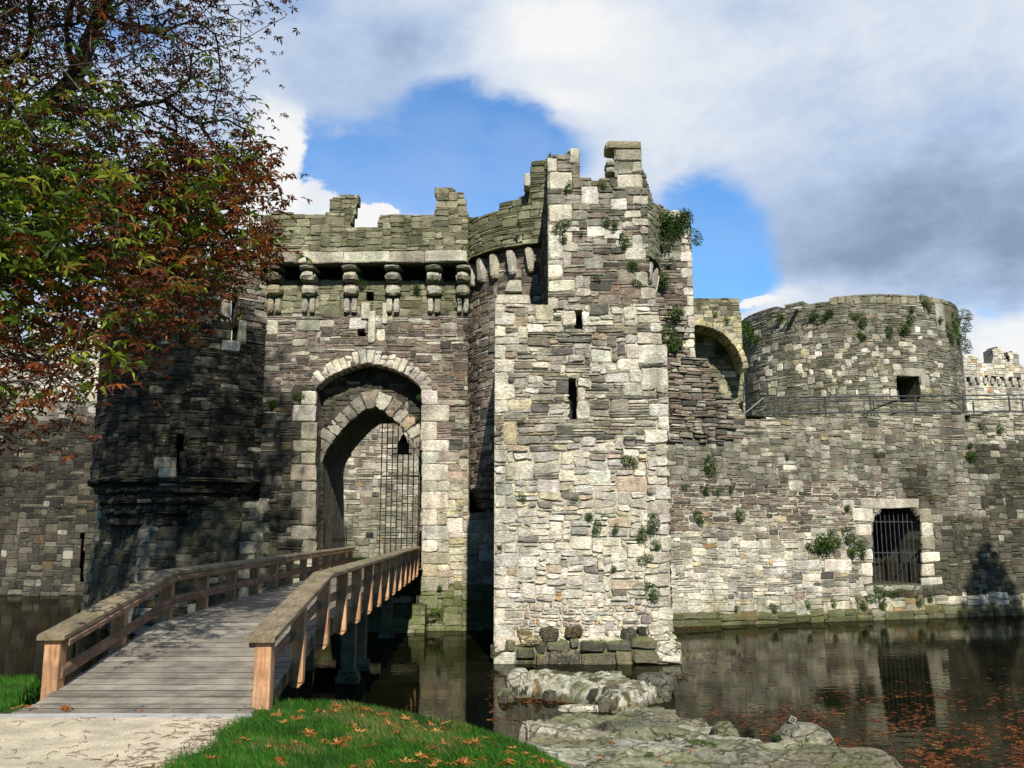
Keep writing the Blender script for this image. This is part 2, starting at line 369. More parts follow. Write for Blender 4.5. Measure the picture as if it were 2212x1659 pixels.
    if nc.any():
        gn = gridpts(-nd); sel = kc & nc; i, j = I[sel], J[sel]
        a.add(gn, np.stack([idx(i, j), idx(i + 1, j), idx(i + 1, j + 1), idx(i, j + 1)], -1), (.05,.045,.04,0), 1)  # recess backs coloured near black in place of their shade
    gb = gridpts(-T); sel = kc & ~nc; i, j = I[sel], J[sel]
    a.add(gb, np.stack([idx(i, j), idx(i, j + 1), idx(i + 1, j + 1), idx(i + 1, j)], -1), vcol, 1)
    Dp = np.full((nuc + 2, nr + 2), T); Dp[1:-1, 1:-1] = D
    def sides(d0, d1, e0, e1):  # arrays of depth pairs and edge endpoint indices (u index, v index)
        s_ = np.abs(d0 - d1) > 1e-6
        if not s_.any(): return
        lo, hi = np.minimum(d0, d1)[s_], np.maximum(d0, d1)[s_]; (ia, ja), (ib, jb) = e0, e1; ia, ja, ib, jb = ia[s_], ja[s_], ib[s_], jb[s_]
        def pt(i, j, d):
            u = ub[i]; v = rows[j]; return P.ev(u, -d + off(u, v), v + (fbm(u * .35 + seed, v * .3, 11 + seed, 2) - .5) * wave * 2)
        vs = np.stack([pt(ia, ja, lo), pt(ib, jb, lo), pt(ib, jb, hi), pt(ia, ja, hi)], 1); k_ = len(vs)
        c_ = vcol.reshape(nuc + 1, nr + 1, 4)[ia, ja] * np.array([.8, .8, .8, 1])
        a.add(vs, np.arange(4 * k_).reshape(-1, 4), np.repeat(c_[:, None], 4, 1).reshape(-1, 4), 1)
    A_, B_ = np.meshgrid(np.arange(nuc + 1), np.arange(nr), indexing='ij'); A_, B_ = A_.ravel(), B_.ravel()
    sides(Dp[A_, B_ + 1], Dp[A_ + 1, B_ + 1], (A_, B_), (A_, B_ + 1))
    A_, B_ = np.meshgrid(np.arange(nuc), np.arange(nr + 1), indexing='ij'); A_, B_ = A_.ravel(), B_.ravel()
    sides(Dp[A_ + 1, B_], Dp[A_ + 1, B_ + 1], (A_, B_), (A_ + 1, B_))
    if acc is not None: return a
    return a.build(name, [M['stone'], M['mortar']], parent)
# rough-hewn block from eight corners (bottom 4 counter-clockwise, top 4)
def cube_template(k=4, r=.16):
    g = np.array([0, r * .5, .5, 1 - r * .5, 1.0]) if k == 4 else np.linspace(0, 1, k + 1)
    n = len(g); vs = {}; q = []; P_ = []
    def vid(a, b, c):
        if (a, b, c) not in vs: vs[(a, b, c)] = len(P_); P_.append((g[a], g[b], g[c]))
        return vs[(a, b, c)]
    m = n - 1
    for i in range(m):
        for j in range(m):
            q += [(vid(i,j,0),vid(i,j+1,0),vid(i+1,j+1,0),vid(i+1,j,0)), (vid(i,j,m),vid(i+1,j,m),vid(i+1,j+1,m),vid(i,j+1,m)),
                  (vid(i,0,j),vid(i+1,0,j),vid(i+1,0,j+1),vid(i,0,j+1)), (vid(i,m,j),vid(i,m,j+1),vid(i+1,m,j+1),vid(i+1,m,j)),
                  (vid(0,i,j),vid(0,i,j+1),vid(0,i+1,j+1),vid(0,i+1,j)), (vid(m,i,j),vid(m,i+1,j),vid(m,i+1,j+1),vid(m,i,j+1))]
    return np.array(P_), np.array(q)
CT, CQ = cube_template(); 
def hexa(acc, c8, col, rnd=.12, jit=.01, m=0):
    c8 = np.array(c8, float); a, b, c = CT[:, 0:1], CT[:, 1:2], CT[:, 2:3]
    # rounding: pull template toward superellipse
    d = np.abs(CT - .5) * 2; over = np.sort(d, 1)[:, 1:2]; k = 1 - rnd * (over ** 6) - rnd * .6 * (d.min(1, keepdims=True) ** 6)
    T_ = .5 + (CT - .5) * k; a, b, c = T_[:, 0:1], T_[:, 1:2], T_[:, 2:3]
    p = ((1-a)*(1-b)*(1-c))*c8[0] + (a*(1-b)*(1-c))*c8[1] + (a*b*(1-c))*c8[2] + ((1-a)*b*(1-c))*c8[3] + ((1-a)*(1-b)*c)*c8[4] + (a*(1-b)*c)*c8[5] + (a*b*c)*c8[6] + ((1-a)*b*c)*c8[7]
    p = p + rng.uniform(-jit, jit, p.shape); acc.add(p, CQ, col, m)
def block(acc, x0, x1, y0, y1, z0, z1, col, rnd=.1, jit=.01, m=0):
    hexa(acc, [(x0,y0,z0),(x1,y0,z0),(x1,y1,z0),(x0,y1,z0),(x0,y0,z1),(x1,y0,z1),(x1,y1,z1),(x0,y1,z1)], col, rnd, jit, m)
BQ = np.array([(0,3,2,1),(4,5,6,7),(0,1,5,4),(1,2,6,5),(2,3,7,6),(3,0,4,7)])
def box8(acc, c8, col=(.3,.3,.3,0), m=0): acc.add(c8, BQ, col, m)
def bar(acc, p, q, w, h, col=(.3,.3,.3,0), m=0, up=(0,0,1)):
    p = np.array(p, float); q = np.array(q, float); d = q - p; d /= np.linalg.norm(d); up = np.array(up, float)
    if abs(d @ up) > .98: up = np.array((0, 1., 0))
    s = np.cross(d, up); s /= np.linalg.norm(s); t = np.cross(s, d)
    s *= w / 2; t *= h / 2
    box8(acc, [p - s - t, p + s - t, q + s - t, q - s - t, p - s + t, p + s + t, q + s + t, q - s + t], col, m)
def tube(acc, pts, rad, col, n=6, m=0):
    pts = np.array(pts, float); rad = np.broadcast_to(rad, (len(pts),)); d = np.gradient(pts, axis=0); d /= (np.linalg.norm(d, axis=1)[:, None] + 1e-9)
    up = np.where(np.abs(d[:, 2:3]) > .9, np.array([[1., 0, 0]]), np.array([[0, 0, 1.]])); s = np.cross(d, up); s /= np.linalg.norm(s, axis=1)[:, None] + 1e-9; t = np.cross(s, d)
    a = np.arange(n) * 2 * math.pi / n; ring = s[:, None] * np.cos(a)[None, :, None] + t[:, None] * np.sin(a)[None, :, None]
    v = pts[:, None] + ring * rad[:, None, None]; k = len(pts)
    i, j = np.meshgrid(np.arange(k - 1), np.arange(n), indexing='ij'); i, j = i.ravel(), j.ravel(); j2 = (j + 1) % n
    acc.add(v, np.stack([i * n + j, i * n + j2, (i + 1) * n + j2, (i + 1) * n + j], -1), col, m)
# ================================================================== GATEHOUSE
YG = 39.4
gate = empty('gatehouse', at(800, 1226, YG), 'ruined grey stone gatehouse with pointed arch between drum towers behind the footbridge', 'gatehouse')
thin = S('brown', (5,2.2,.8,.3), (.3,.85), (.36,.33,.28), .010, .04)
# ---- gate wall
gate_styles = [S('brown', (5,2.5,1,.3), (.3,.85), (.34,.30,.26), .012, .04),
               S('moss', (2,3,3,1.5), (.35,.8), (.16,.15,.10), .012, .03, .25),
               S('gatebig', (1.5,2,3,2,.8), (.4,.9), (.40,.37,.30), .014, .04),
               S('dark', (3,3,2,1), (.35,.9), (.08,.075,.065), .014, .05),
               S('moss', (1,1,3,3,2), (.5,.9), (.13,.14,.06), .010, .03, .8)]
def gate_style(px, py, x, z):
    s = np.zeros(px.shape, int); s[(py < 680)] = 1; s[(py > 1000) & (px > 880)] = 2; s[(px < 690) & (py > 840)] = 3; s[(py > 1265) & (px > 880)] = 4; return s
OA = [(683,1290),(683,838),(700,822),(722,808),(758,793),(796,784),(838,793),(878,811),(900,829),(910,842),(910,1290)]   # outer arch opening
OAw = [at(x, y, YG) for x, y in OA]
def gate_keep(px, py, x, z):
    k = ~inpoly(px, py, OA); k &= ~((px > 1012) & (py < 1110)); k &= ~((px < 560) & (py < 1100)); return k
def gate_niche(px, py, x, z):
    return inpoly(px, py, [(592,570),(988,570),(988,606),(592,606)]) | inpoly(px, py, [(773,730),(773,712),(790,712),(790,730)]) | inpoly(px, py, [(792,628),(808,628),(808,650),(792,650)]) | inpoly(px, py, [(912,862),(924,862),(926,880),(912,880)]) | inpoly(px, py, [(890,1268),(905,1268),(905,1330),(890,1330)])
res = []
# jamb quoins left and right
y = 842; alt = 0
while y < 1270:
    h = rng.uniform(22, 40); w = 58 if alt else 34
    res.append(((911, y, 911 + w, y + h), 'quoin' if y < 1180 else 'quoind', .05)); 
    res.append(((683 - (52 if alt else 32), y, 683, y + h), 'quoind' if y > 900 else 'quoin', .06)); y += h; alt ^= 1
res += [((756, 688, 793, 712), 'white', .06), ((815, 712, 830, 738), 'quoin'), ((575, 690, 600, 720), 'quoind'), ((640, 690, 690, 715), 'grey'), ((925, 1080, 955, 1110), 'yellow'), ((930, 1005, 965, 1030), 'yellow'), ((965,1120,1000,1150),'quoin')]
zt = at(800, 545, YG)[2]
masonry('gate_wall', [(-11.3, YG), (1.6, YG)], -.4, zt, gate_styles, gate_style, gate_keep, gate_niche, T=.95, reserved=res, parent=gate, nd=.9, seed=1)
def segs(poly_world, n):
    p = np.array([(a[0], a[2]) for a in poly_world]); d = np.hypot(*np.diff(p, axis=0).T); s = np.concatenate([[0], np.cumsum(d)])
    t = np.linspace(0, s[-1], n + 1); return np.stack([np.interp(t, s, p[:, 0]), np.interp(t, s, p[:, 1])], 1)
def arch_ring(name, pts, n, th, y0, y1, pal, jit=.012, gap=.018, vary=.12):
    a = Acc(); p = segs(pts, n); c = p.mean(0)
    def nrm(i):
        t = p[min(i + 1, n)] - p[max(i - 1, 0)]; t /= np.linalg.norm(t); q = np.array([-t[1], t[0]]); return q if q[1] > -.35 or True else q
    for i in range(n):
        n0, n1 = nrm(i), nrm(i + 1); e = p[i + 1] - p[i]; e = e / np.linalg.norm(e) * gap / 2
        th_ = th * rng.uniform(1 - vary, 1 + vary); yy = y0 - rng.uniform(0, .06)
        A, B, C_, D_ = p[i] + e, p[i + 1] - e, p[i + 1] - e + n1 * th_, p[i] + e + n0 * th_
        f = lambda q, y: (q[0], y, q[1])
        hexa(a, [f(A, yy), f(B, yy), f(B, y1), f(A, y1), f(D_, yy), f(C_, yy), f(C_, y1), f(D_, y1)], np.append(pick(pal, 1)[0], 0.), .06, jit)
    return a.build(name, [M['stone']], gate)
arch_ring('outer_arch_ring', OAw[1:-1], 19, .62, YG - .03, YG + 1.0, 'quoin')
# recess wall with inner arch
YI = 40.4
IA = [(697,1290),(697,1000),(704,978),(718,955),(738,930),(762,905),(785,888),(805,877),(828,888),(853,908),(876,930),(893,955),(904,990),(904,1290)]
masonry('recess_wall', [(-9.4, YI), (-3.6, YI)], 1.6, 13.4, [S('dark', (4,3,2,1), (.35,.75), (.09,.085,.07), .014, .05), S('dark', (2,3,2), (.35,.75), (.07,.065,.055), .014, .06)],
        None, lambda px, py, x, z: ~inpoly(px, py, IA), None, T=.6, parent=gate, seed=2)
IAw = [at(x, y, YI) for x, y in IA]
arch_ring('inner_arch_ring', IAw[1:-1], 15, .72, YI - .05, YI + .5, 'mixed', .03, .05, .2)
# vaulted passage and arch soffit
a = Acc()
def sweep(a, prof, y0, y1, col, nseg=10, out=.02):
    p = segs(prof, 60); ys = np.linspace(y0, y1, nseg * 4 + 1); v = np.array([[(q[0] + rng.uniform(-.02, .02), yy, q[1] + rng.uniform(-.02, .02)) for yy in ys] for q in p])
    k, l = v.shape[:2]; i, j = np.meshgrid(np.arange(k - 1), np.arange(l - 1), indexing='ij'); i, j = i.ravel(), j.ravel()
    cc = np.repeat(np.append(col, 0)[None], k * l, 0); a.add(v, np.stack([i * l + j, i * l + j + 1, (i + 1) * l + j + 1, (i + 1) * l + j], -1), cc, 0)
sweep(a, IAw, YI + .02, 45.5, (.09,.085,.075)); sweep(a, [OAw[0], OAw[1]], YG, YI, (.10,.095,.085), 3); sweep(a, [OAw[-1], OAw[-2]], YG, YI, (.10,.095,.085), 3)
# floor of passage
zf = at(800, 1226, 38.6)[2]; 
a.add([(-9.2, 38.9, zf - .1), (-3.9, 38.9, zf - .1), (-3.9, 45.5, zf - .1), (-9.2, 45.5, zf - .1)], [(0, 1, 2, 3)], (.14,.13,.11,0))
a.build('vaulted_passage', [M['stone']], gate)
# roof over recess so no sky shows through, rear wall of gatehouse
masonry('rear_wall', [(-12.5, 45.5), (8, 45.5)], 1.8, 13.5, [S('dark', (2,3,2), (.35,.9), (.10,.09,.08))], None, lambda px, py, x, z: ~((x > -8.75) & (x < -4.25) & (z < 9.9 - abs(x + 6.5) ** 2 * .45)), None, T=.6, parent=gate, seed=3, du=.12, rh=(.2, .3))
a = Acc(); block(a, -11, -2.2, YG + .02, 42, zt + .02, zt + .4, (.2,.19,.15,.3), .02); a.build('wall_walk', [M['stone']], gate)
# ---- parapet on corbels
YP = 38.45
PT = [(560,470),(600,455),(640,462),(700,462),(712,458),(713,430),(740,420),(775,418),(773,440),(764,470),(757,490),(815,490),(818,468),(830,462),(935,465),(940,455),(942,430),(937,405),(975,403),(985,414),(1003,418),(1012,470),(1012,700)]
PTp = [(560,570)] + PT[:-1] + [(1012,570)]
zb = at(800, 568, YP)[2]
res = []; x = 560
for x0, x1 in ((560,640),(645,742),(742,838),(840,915),(915,1008)): res.append(((x0, 545, x1, 570), 'quoin' if x0 > 600 else 'quoind', .09))
parapet_ = masonry('parapet', [(-11.5, YP), (-2.0, YP)], zb, 20.6, [S('moss', (3,3,2,.8), (.3,.8), (.17,.16,.11), .010, .04, .22)], None, lambda px, py, x, z: inpoly(px, py, PTp), None, T=.55, reserved=res, parent=gate, seed=4)
a = Acc(); block(a, -11.4, -2.05, YP + .25, YG + .5, zb + .55, zb + .8, (.15,.14,.11,.2), .02); a.build('parapet_walk', [M['stone']], gate)
for px in (585, 660, 752, 845, 935, 998):
    a = Acc(); X = lambda p, Y=YP: at(p, 600, Y)[0]; Z = lambda p, Y=38.8: at(800, p, Y)[2]; xc = X(px); w = .42 if px not in (998,) else .36
    cs = lambda: np.append(pick('quoind' if px < 600 else 'quoin', 1)[0] * .8, .1)
    block(a, xc - w, xc + w, YP + .02, YG + .8, Z(582), zb - .0, cs(), .25, .02)
    block(a, xc - w * .98, xc + w * .96, YP + .12, YG + .8, Z(608), Z(584), cs(), .5, .03)
    block(a, xc - w * .9, xc + w * .95, YP + .42, YG + .1, Z(635), Z(610), cs(), .5, .03)
    block(a, xc - w * .75, xc - .03, YP + .68, YG + .1, Z(671), Z(637), cs(), .3, .02); block(a, xc + .03, xc + w * .75, YP + .68, YG + .1, Z(671), Z(637), cs(), .3, .02)
    a.build('corbel', [M['stone']], parapet_)
a = Acc()
for (x0, x1, y0, y1) in ((795, 812, 672, 742), (826, 838, 655, 700), (780, 800, 655, 690)):
    p = at(x0, y1, YG); q = at(x1, y0, YG); block(a, p[0], q[0], YG - .12, YG + .1, p[2], q[2], np.append(pick('quoin', 1)[0], .1), .08)
a.build('pilaster', [M['stone']], gate)
# ---- left drum tower
dl = [S('shade_stain', (5,3,1.2,.3), (.3,.85), (.06,.055,.048), .013, .05), S('shade_stain', (2,3,2.5,1), (.35,.9), (.055,.05,.042), .016, .06), S('brown', (3,3,2,1), (.35,.9), (.14,.13,.11), .013, .05)]  # below the top, tree shade and dark staining share one stone colour
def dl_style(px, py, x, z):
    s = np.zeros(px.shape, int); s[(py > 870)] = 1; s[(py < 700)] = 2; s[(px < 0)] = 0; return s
def dl_top(px, py): return inpoly(px, py, [(100,480),(250,500),(330,540),(420,556),(440,552),(520,560),(540,548),(700,548),(700,2000),(100,2000)])
def drum_off_l(u, v):
    o = np.zeros(np.shape(u)); 
    for k, zz in enumerate((6.3, 5.9, 5.45, 5.0)): o = o - .2 * (v < zz)
    return o + .1 * ((v > 6.3) & (v < 6.5)) 
slit = lambda px, py: inpoly(px, py, [(500,640),(514,640),(514,742),(500,742)])
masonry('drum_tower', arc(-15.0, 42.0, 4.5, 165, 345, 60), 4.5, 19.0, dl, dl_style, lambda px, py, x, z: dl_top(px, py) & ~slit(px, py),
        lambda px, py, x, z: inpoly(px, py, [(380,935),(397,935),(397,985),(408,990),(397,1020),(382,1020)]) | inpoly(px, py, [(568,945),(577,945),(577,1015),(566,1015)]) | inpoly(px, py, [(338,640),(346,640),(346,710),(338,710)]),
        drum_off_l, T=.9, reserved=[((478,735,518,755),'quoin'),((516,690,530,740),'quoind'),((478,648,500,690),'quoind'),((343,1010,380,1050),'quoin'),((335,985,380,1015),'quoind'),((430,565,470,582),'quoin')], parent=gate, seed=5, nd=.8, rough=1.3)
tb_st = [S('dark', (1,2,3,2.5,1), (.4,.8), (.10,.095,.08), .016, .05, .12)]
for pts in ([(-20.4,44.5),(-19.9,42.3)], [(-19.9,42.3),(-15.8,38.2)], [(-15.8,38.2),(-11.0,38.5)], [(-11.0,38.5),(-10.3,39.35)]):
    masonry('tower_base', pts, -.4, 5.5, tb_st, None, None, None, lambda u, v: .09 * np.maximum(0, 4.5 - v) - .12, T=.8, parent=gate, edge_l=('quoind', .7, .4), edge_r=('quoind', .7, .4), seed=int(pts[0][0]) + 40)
# ---- right drum tower
RT = [(900,480),(1005,472),(1040,468),(1075,455),(1080,440),(1130,425),(1140,402),(1145,372),(1148,350),(1175,348),(1189,330),(1192,490),(1386,490),(1388,370),(1400,400),(1412,440),(1428,450),(1440,480),(1440,2000),(900,2000)]
dr = [S('brown', (4,3.5,1.5,.3), (.3,.75), (.12,.11,.10), .012, .035), S('moss', (4,4,2,.5), (.35,.8), (.09,.085,.06), .012, .04, .3)]
def off_r(u, v): 
    o = np.zeros(np.shape(u))
    for zz in (6.05, 5.7, 5.3, 4.9, 4.5, 4.1): o = o - .22 * (v < zz)
    return o + .08 * ((v > 6.1) & (v < 6.35))
zc = at(1090, 590, 37.6)[2]
masonry('drum_tower', arc(2.3, 42.0, 4.5, 170, 375, 60), 3.8, zc + 1.3, dr, None, None, None, off_r, T=.8, parent=gate, seed=6)
tpar = masonry('tower_parapet', arc(2.3, 42.0, 4.95, 176, 372, 60), at(1100, 524, 37.1)[2], 24.5, [dr[1]], None, lambda px, py, x, z: inpoly(px, py, RT), None, T=.6, parent=gate, seed=7)
za, zb2 = at(1090, 585, 37.3)[2], at(1090, 530, 37.2)[2]
for k, ang in enumerate((183, 196, 207, 218, 229, 240, 251, 262, 273, 330, 342, 354)):
    c, s_ = math.cos(R(ang)), math.sin(R(ang)); t = np.array((-s_, c, 0)); n_ = np.array((c, s_, 0)); o_ = np.array((2.3, 42, 0))
    a = Acc(); w = .17; lean = t * rng.uniform(-.12, .12)
    b0 = o_ + n_ * 4.45; b1 = o_ + n_ * 4.75; c0 = o_ + n_ * 4.45; c1 = o_ + n_ * 4.98
    z0, z1 = np.array((0, 0, za)), np.array((0, 0, zb2))
    hexa(a, [b0 - t * w + z0 + lean, b0 + t * w + z0 + lean, b1 + t * w + z0 + lean, b1 - t * w + z0 + lean, c0 - t * w + z1, c0 + t * w + z1, c1 + t * w + z1, c1 - t * w + z1], np.append(pick('quoin', 1)[0], .1), .2, .015)
    a.build('corbel', [M['stone']], tpar)
# ---- turret
YT = 30.0
ts = [S('pale', (2,3,2.6,1.4,.4), (.35,.8), (.60,.56,.47), .024, .045, 0, .03, .05),        # 0 big pale blocks
      S('mixed', (3.5,3,2,1,.3), (.35,.85), (.50,.46,.39), .018, .04, 0, .025, .035),            # 1 mid mix
      S('mixed', (6,2.5,.8), (.3,.8), (.36,.33,.27), .012, .05),                   # 2 thin slates
      S('pale', (5,4,1), (.1,.3), (.62,.58,.50), .03, .035, 0., .02, .03),       # 3 rubble in mortar
      S('darkbig', (0,0,1,3,3), (.5,.9), (.22,.2,.16), .03, .12, .1, .05, .05)]  # 4 dark boulder course
def t_style(px, py, x, z):
    s = np.full(px.shape, 1); n = fbm(px / 34, py / 24, 5); s[(n > .60) & (py < 960)] = 0; s[(py > 960)] = 0; s[(py > 905) & (py < 962) & (px > 1110) & (px < 1390)] = 2
    s[(n < .42) & (py > 660) & (py < 960) & (px > 1115)] = 2; s[(py > 1300) & (px > 1095) & (px < 1400)] = 3; s[(py > 1385)] = 4; return s
TR = [(1068,2000),(1068,655),(1425,655),(1425,742),(1442,745),(1445,1000),(1450,1300),(1453,2000)]
TR = [(1000,2000),(1000,655),(1424,655),(1428,742),(1442,745),(1445,1000),(1449,1250),(1452,1330),(1460,1390),(1474,1400),(1480,2000)]
def off_t(u, v): return .12 * np.clip(1.6 - v, 0, 2) + .2 * (v < .75)
res = [((1213,668,1242,706),'quoinw'),((1258,670,1272,706),'white'),((1247,818,1275,838),'quoin'),((1247,838,1262,868),'quoin'),((1247,868,1276,905),'quoinw'),((1200,820,1229,850),'mixed'),((1088,905,1118,960),'yellow'),
       ((1110,990,1150,1035),'quoin'),((1188,1125,1215,1170),'quoin'),((1155,655,1195,690),'yellow'),((1380,745,1440,790),'quoin'),((1385,795,1440,835),'quoin'),((1350,985,1380,1020),'yellow')]
turret_ = masonry('turret', [(at(1068,1000,YT)[0], YT), (5.75, YT)], -.5, at(1100,655,YT)[2], ts, t_style, lambda px, py, x, z: inpoly(px, py, TR),
        lambda px, py, x, z: inpoly(px, py, [(1244,671),(1256,671),(1256,708),(1244,708)]) | inpoly(px, py, [(1231,815),(1246,815),(1246,908),(1229,908)]) | inpoly(px, py, [(1188,655),(1215,655),(1215,668),(1200,672)]),
        off_t, T=.8, reserved=res, parent=gate, edge_l=('quoin', .8, .45), edge_r=('quoin', .8, .45), seed=8, nd=.8, rough=1.15, rh=(.075,.12))
xl = at(1068,1000,YT)[0]; zl = at(1100,655,YT)[2]
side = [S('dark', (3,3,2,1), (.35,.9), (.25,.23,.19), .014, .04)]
masonry('turret_side', [(xl + .02, 38.0), (xl + .02, YT + .12)], -.5, zl, side, None, None, None, None, T=.6, parent=turret_, seed=9)
masonry('turret_side', [(at(1440,900,YT)[0], YT + .12), (at(1440,900,YT)[0], 41.0)], -.5, at(1440,745,YT)[2], side, None, None, None, None, T=.6, parent=turret_, seed=10)
# upper block of the turret
YU = 30.35
UT = [(1184,680),(1183,400),(1183,342),(1200,334),(1222,331),(1228,331),(1228,318),(1252,318),(1254,380),(1275,386),(1290,392),(1300,385),(1326,383),(1326,322),(1386,322),(1388,366),(1396,380),(1400,430),(1404,600),(1425,640),(1426,680)]
us = [S('grey', (2,3,2.5,1.2), (.3,.65), (.28,.26,.21), .013, .04, .08), S('mixed', (4,3,1.5,.5), (.3,.75), (.36,.33,.28), .012, .04), S('brown', (5,3,1,.4), (.35,.9), (.32,.29,.25), .011, .045)]
def u_style(px, py, x, z):
    s = np.zeros(px.shape, int); s[(py > 470) & (py < 545)] = 1; s[py > 545] = 2; return s
ttop = masonry('turret_top', [(at(1184,600,YU)[0], YU), (5.1, YU)], zl - .1, 21.3, us, u_style, lambda px, py, x, z: inpoly(px, py, UT), None, None, T=.9,
        reserved=[((1185,372,1235,410),'quoin',.05),((1335,375,1388,402),'quoin'),((1258,402,1292,440),'white'),((1320,430,1352,455),'white'),((1352,455,1386,470),'quoinw'),((1270,490,1310,512),'white'),((1305,495,1350,520),'quoinw'),((1185,440,1235,480),'quoin'),((1185,505,1215,560),'quoin'),((1365,505,1388,560),'quoin'),((1350,540,1395,565),'quoin'),((1185,600,1240,630),'quoinw'),((1370,590,1400,625),'quoin'),((1230,318,1252,352),'quoin'),((1330,322,1386,350),'quoin')],
        parent=gate, edge_l=('quoin', .6, .35), edge_r=('quoin', .6, .35), seed=11)
xu = at(1184,600,YU)[0]
masonry('turret_top_side', [(xu + .02, 38.0), (xu + .02, YU + .1)], zl - .1, at(1184,350,YU)[2], side, None, None, None, None, T=.5, parent=ttop, seed=12)
masonry('turret_top_side', [(at(1400,500,YU)[0], YU + .1), (at(1400,500,YU)[0], 38.0)], zl - .1, at(1400,430,YU)[2], side, None, None, None, None, T=.5, parent=ttop, seed=13)
a = Acc()
def pblk(a, x0, x1, y0, y1, Y0, Y1, pal, rnd=.12, moss=.15):
    p = at(x0, y1, Y0); q = at(x1, y0, Y0); c8 = np.array([(p[0],Y0,p[2]),(q[0],Y0,p[2]),(q[0],Y1,p[2]),(p[0],Y1,p[2]),(p[0],Y0,q[2]),(q[0],Y0,q[2]),(q[0],Y1,q[2]),(p[0],Y1,q[2])])
    if rnd == .2: c8 = c8 + rng.uniform(-.07, .07, (8, 3))
    hexa(a, c8, np.append(pick(pal, 1)[0], moss), rnd, .015 if rnd != .2 else .03)
pblk(a, 1308, 1388, 302, 320, YU - .08, YU + .9, 'yellow', .12, .2)
a.build('cap_stone', [M['stone']], ttop); a = Acc(); pblk(a, 1309, 1332, 342, 356, YU - .05, YU + .8, 'quoin', .3); pblk(a, 1309, 1330, 358, 372, YU - .02, YU + .7, 'quoin', .3)
a.build('broken_merlon', [M['stone']], ttop); a = Acc(); pblk(a, 1132, 1146, 372, 403, 36.6, 37.4, 'quoin', .1)
a.build('merlon_block', [M['stone']], tpar)
a = Acc()
def slope_stone(xa, xb, xc_, ya, yb):
    p0 = at(xa, yb, YT); p1 = at(xc_, yb, YT); q0 = at(xb, ya, YT); q1 = at(xc_ - 3, ya, YT)
    hexa(a, [(p0[0], YT-.06, p0[2]),(p1[0], YT-.06, p1[2]),(p1[0], YT+1.6, p1[2]),(p0[0], YT+1.6, p0[2]),(q0[0], YT, q0[2]),(q1[0], YT, q1[2]),(q1[0], YT+1.6, q1[2]),(q0[0], YT+1.6, q0[2])], np.append(pick('quoin', 1)[0], .1), .08, .012)
slope_stone(1066, 1072, 1148, 634, 657); slope_stone(1086, 1100, 1130, 602, 632)
a.build('coping_stone', [M['stone']], turret_)
# boulders at turret foot
a = Acc()
for x0, x1, y0, y1, pal in ((1062,1100,1392,1430,'darkbig'),(1100,1140,1385,1400,'yellow'),(1180,1250,1398,1432,'grey'),(1255,1310,1388,1432,'darkbig'),(1325,1368,1385,1432,'mixed'),(1370,1402,1386,1432,'mixed'),(1402,1475,1385,1436,'quoin'),(1168,1210,1358,1385,'dark'),(1222,1260,1355,1380,'dark'),(1345,1378,1358,1385,'dark'),(1380,1408,1355,1382,'dark'),(1398,1452,1350,1388,'quoinw'),(1120,1168,1372,1395,'yellow')):
    pblk(a, x0, x1, y0, y1, YT - .48 + rng.uniform(0, .12), YT + .4, pal, .2, .12)
a.build('footing_stones', [M['rock']], turret_)
# iron gates and grille in the passage
a = Acc(); yb_ = 43.2
for k in range(9):
    x = at(824 + k * 11.6, 1000, yb_)[0]; tube(a, [(x, yb_, zf - .1), (x, yb_, 9.6 - abs(x + 6.5) ** 2 * .45)], .028, (.05,.05,.05), 5)
for py in (1150, 1163, 1028, 968):
    p = at(824, py, yb_); bar(a, (p[0], yb_, p[2]), (at(915, py, yb_)[0], yb_, p[2]), .04, .05)
block(a, at(822,0,yb_)[0], at(836,0,yb_)[0], yb_ - .06, yb_ + .06, at(0,1163,yb_)[2], at(0,1150,yb_)[2], (.05,.06,.05,0), .05)
a.build('iron_gate', [M['iron']], gate)
a = Acc(); x0 = -8.7
for k in range(9):
    yy = 41.0 + k * .33; tube(a, [(x0 + .45 + k * .02, yy, zf - .1), (x0 + .45 + k * .02, yy, zf + 1.75)], .025, (.05,.05,.05), 5)
for z in (zf + .3, zf + 1.2): bar(a, (x0 + .45, 40.9, z), (x0 + .65, 43.8, z), .05, .04)
a.build('iron_gate', [M['iron']], gate)
# lantern
YL = 43.0; lp = at(871, 965, YL); ln_ = empty('lantern', lp, 'black iron lantern hanging under the gate arch beside the barred grille', 'lantern')
a = Acc(); x, z = lp[0], lp[2]
hexa(a, [(x-.28,YL-.28,z-.35),(x+.28,YL-.28,z-.35),(x+.28,YL+.28,z-.35),(x-.28,YL+.28,z-.35),(x-.2,YL-.2,z+.3),(x+.2,YL-.2,z+.3),(x+.2,YL+.2,z+.3),(x-.2,YL+.2,z+.3)], (.02,.02,.02,0), .05, .002)
a.build('lantern_body', [M['iron']], ln_)
a = Acc(); tube(a, [(x,YL,z+.3),(x,YL,z+.6)], [.2,.05], (.02,.02,.02), 8); a.build('lantern_cap', [M['iron']], ln_)
a = Acc(); tube(a, [(x,YL,z+.55),(x,YL,z+1.5)], .02, (.02,.02,.02), 5); a.build('chain', [M['iron']], ln_); a = Acc(); bar(a, (x-.5,YL,z-.36), (x+.45,YL,z-.36), .06, .06); a.build('bracket', [M['iron']], ln_)
# ================================================================== other walls
def wall_thing(name, label, cat, loc): return empty(name, loc, label, cat)
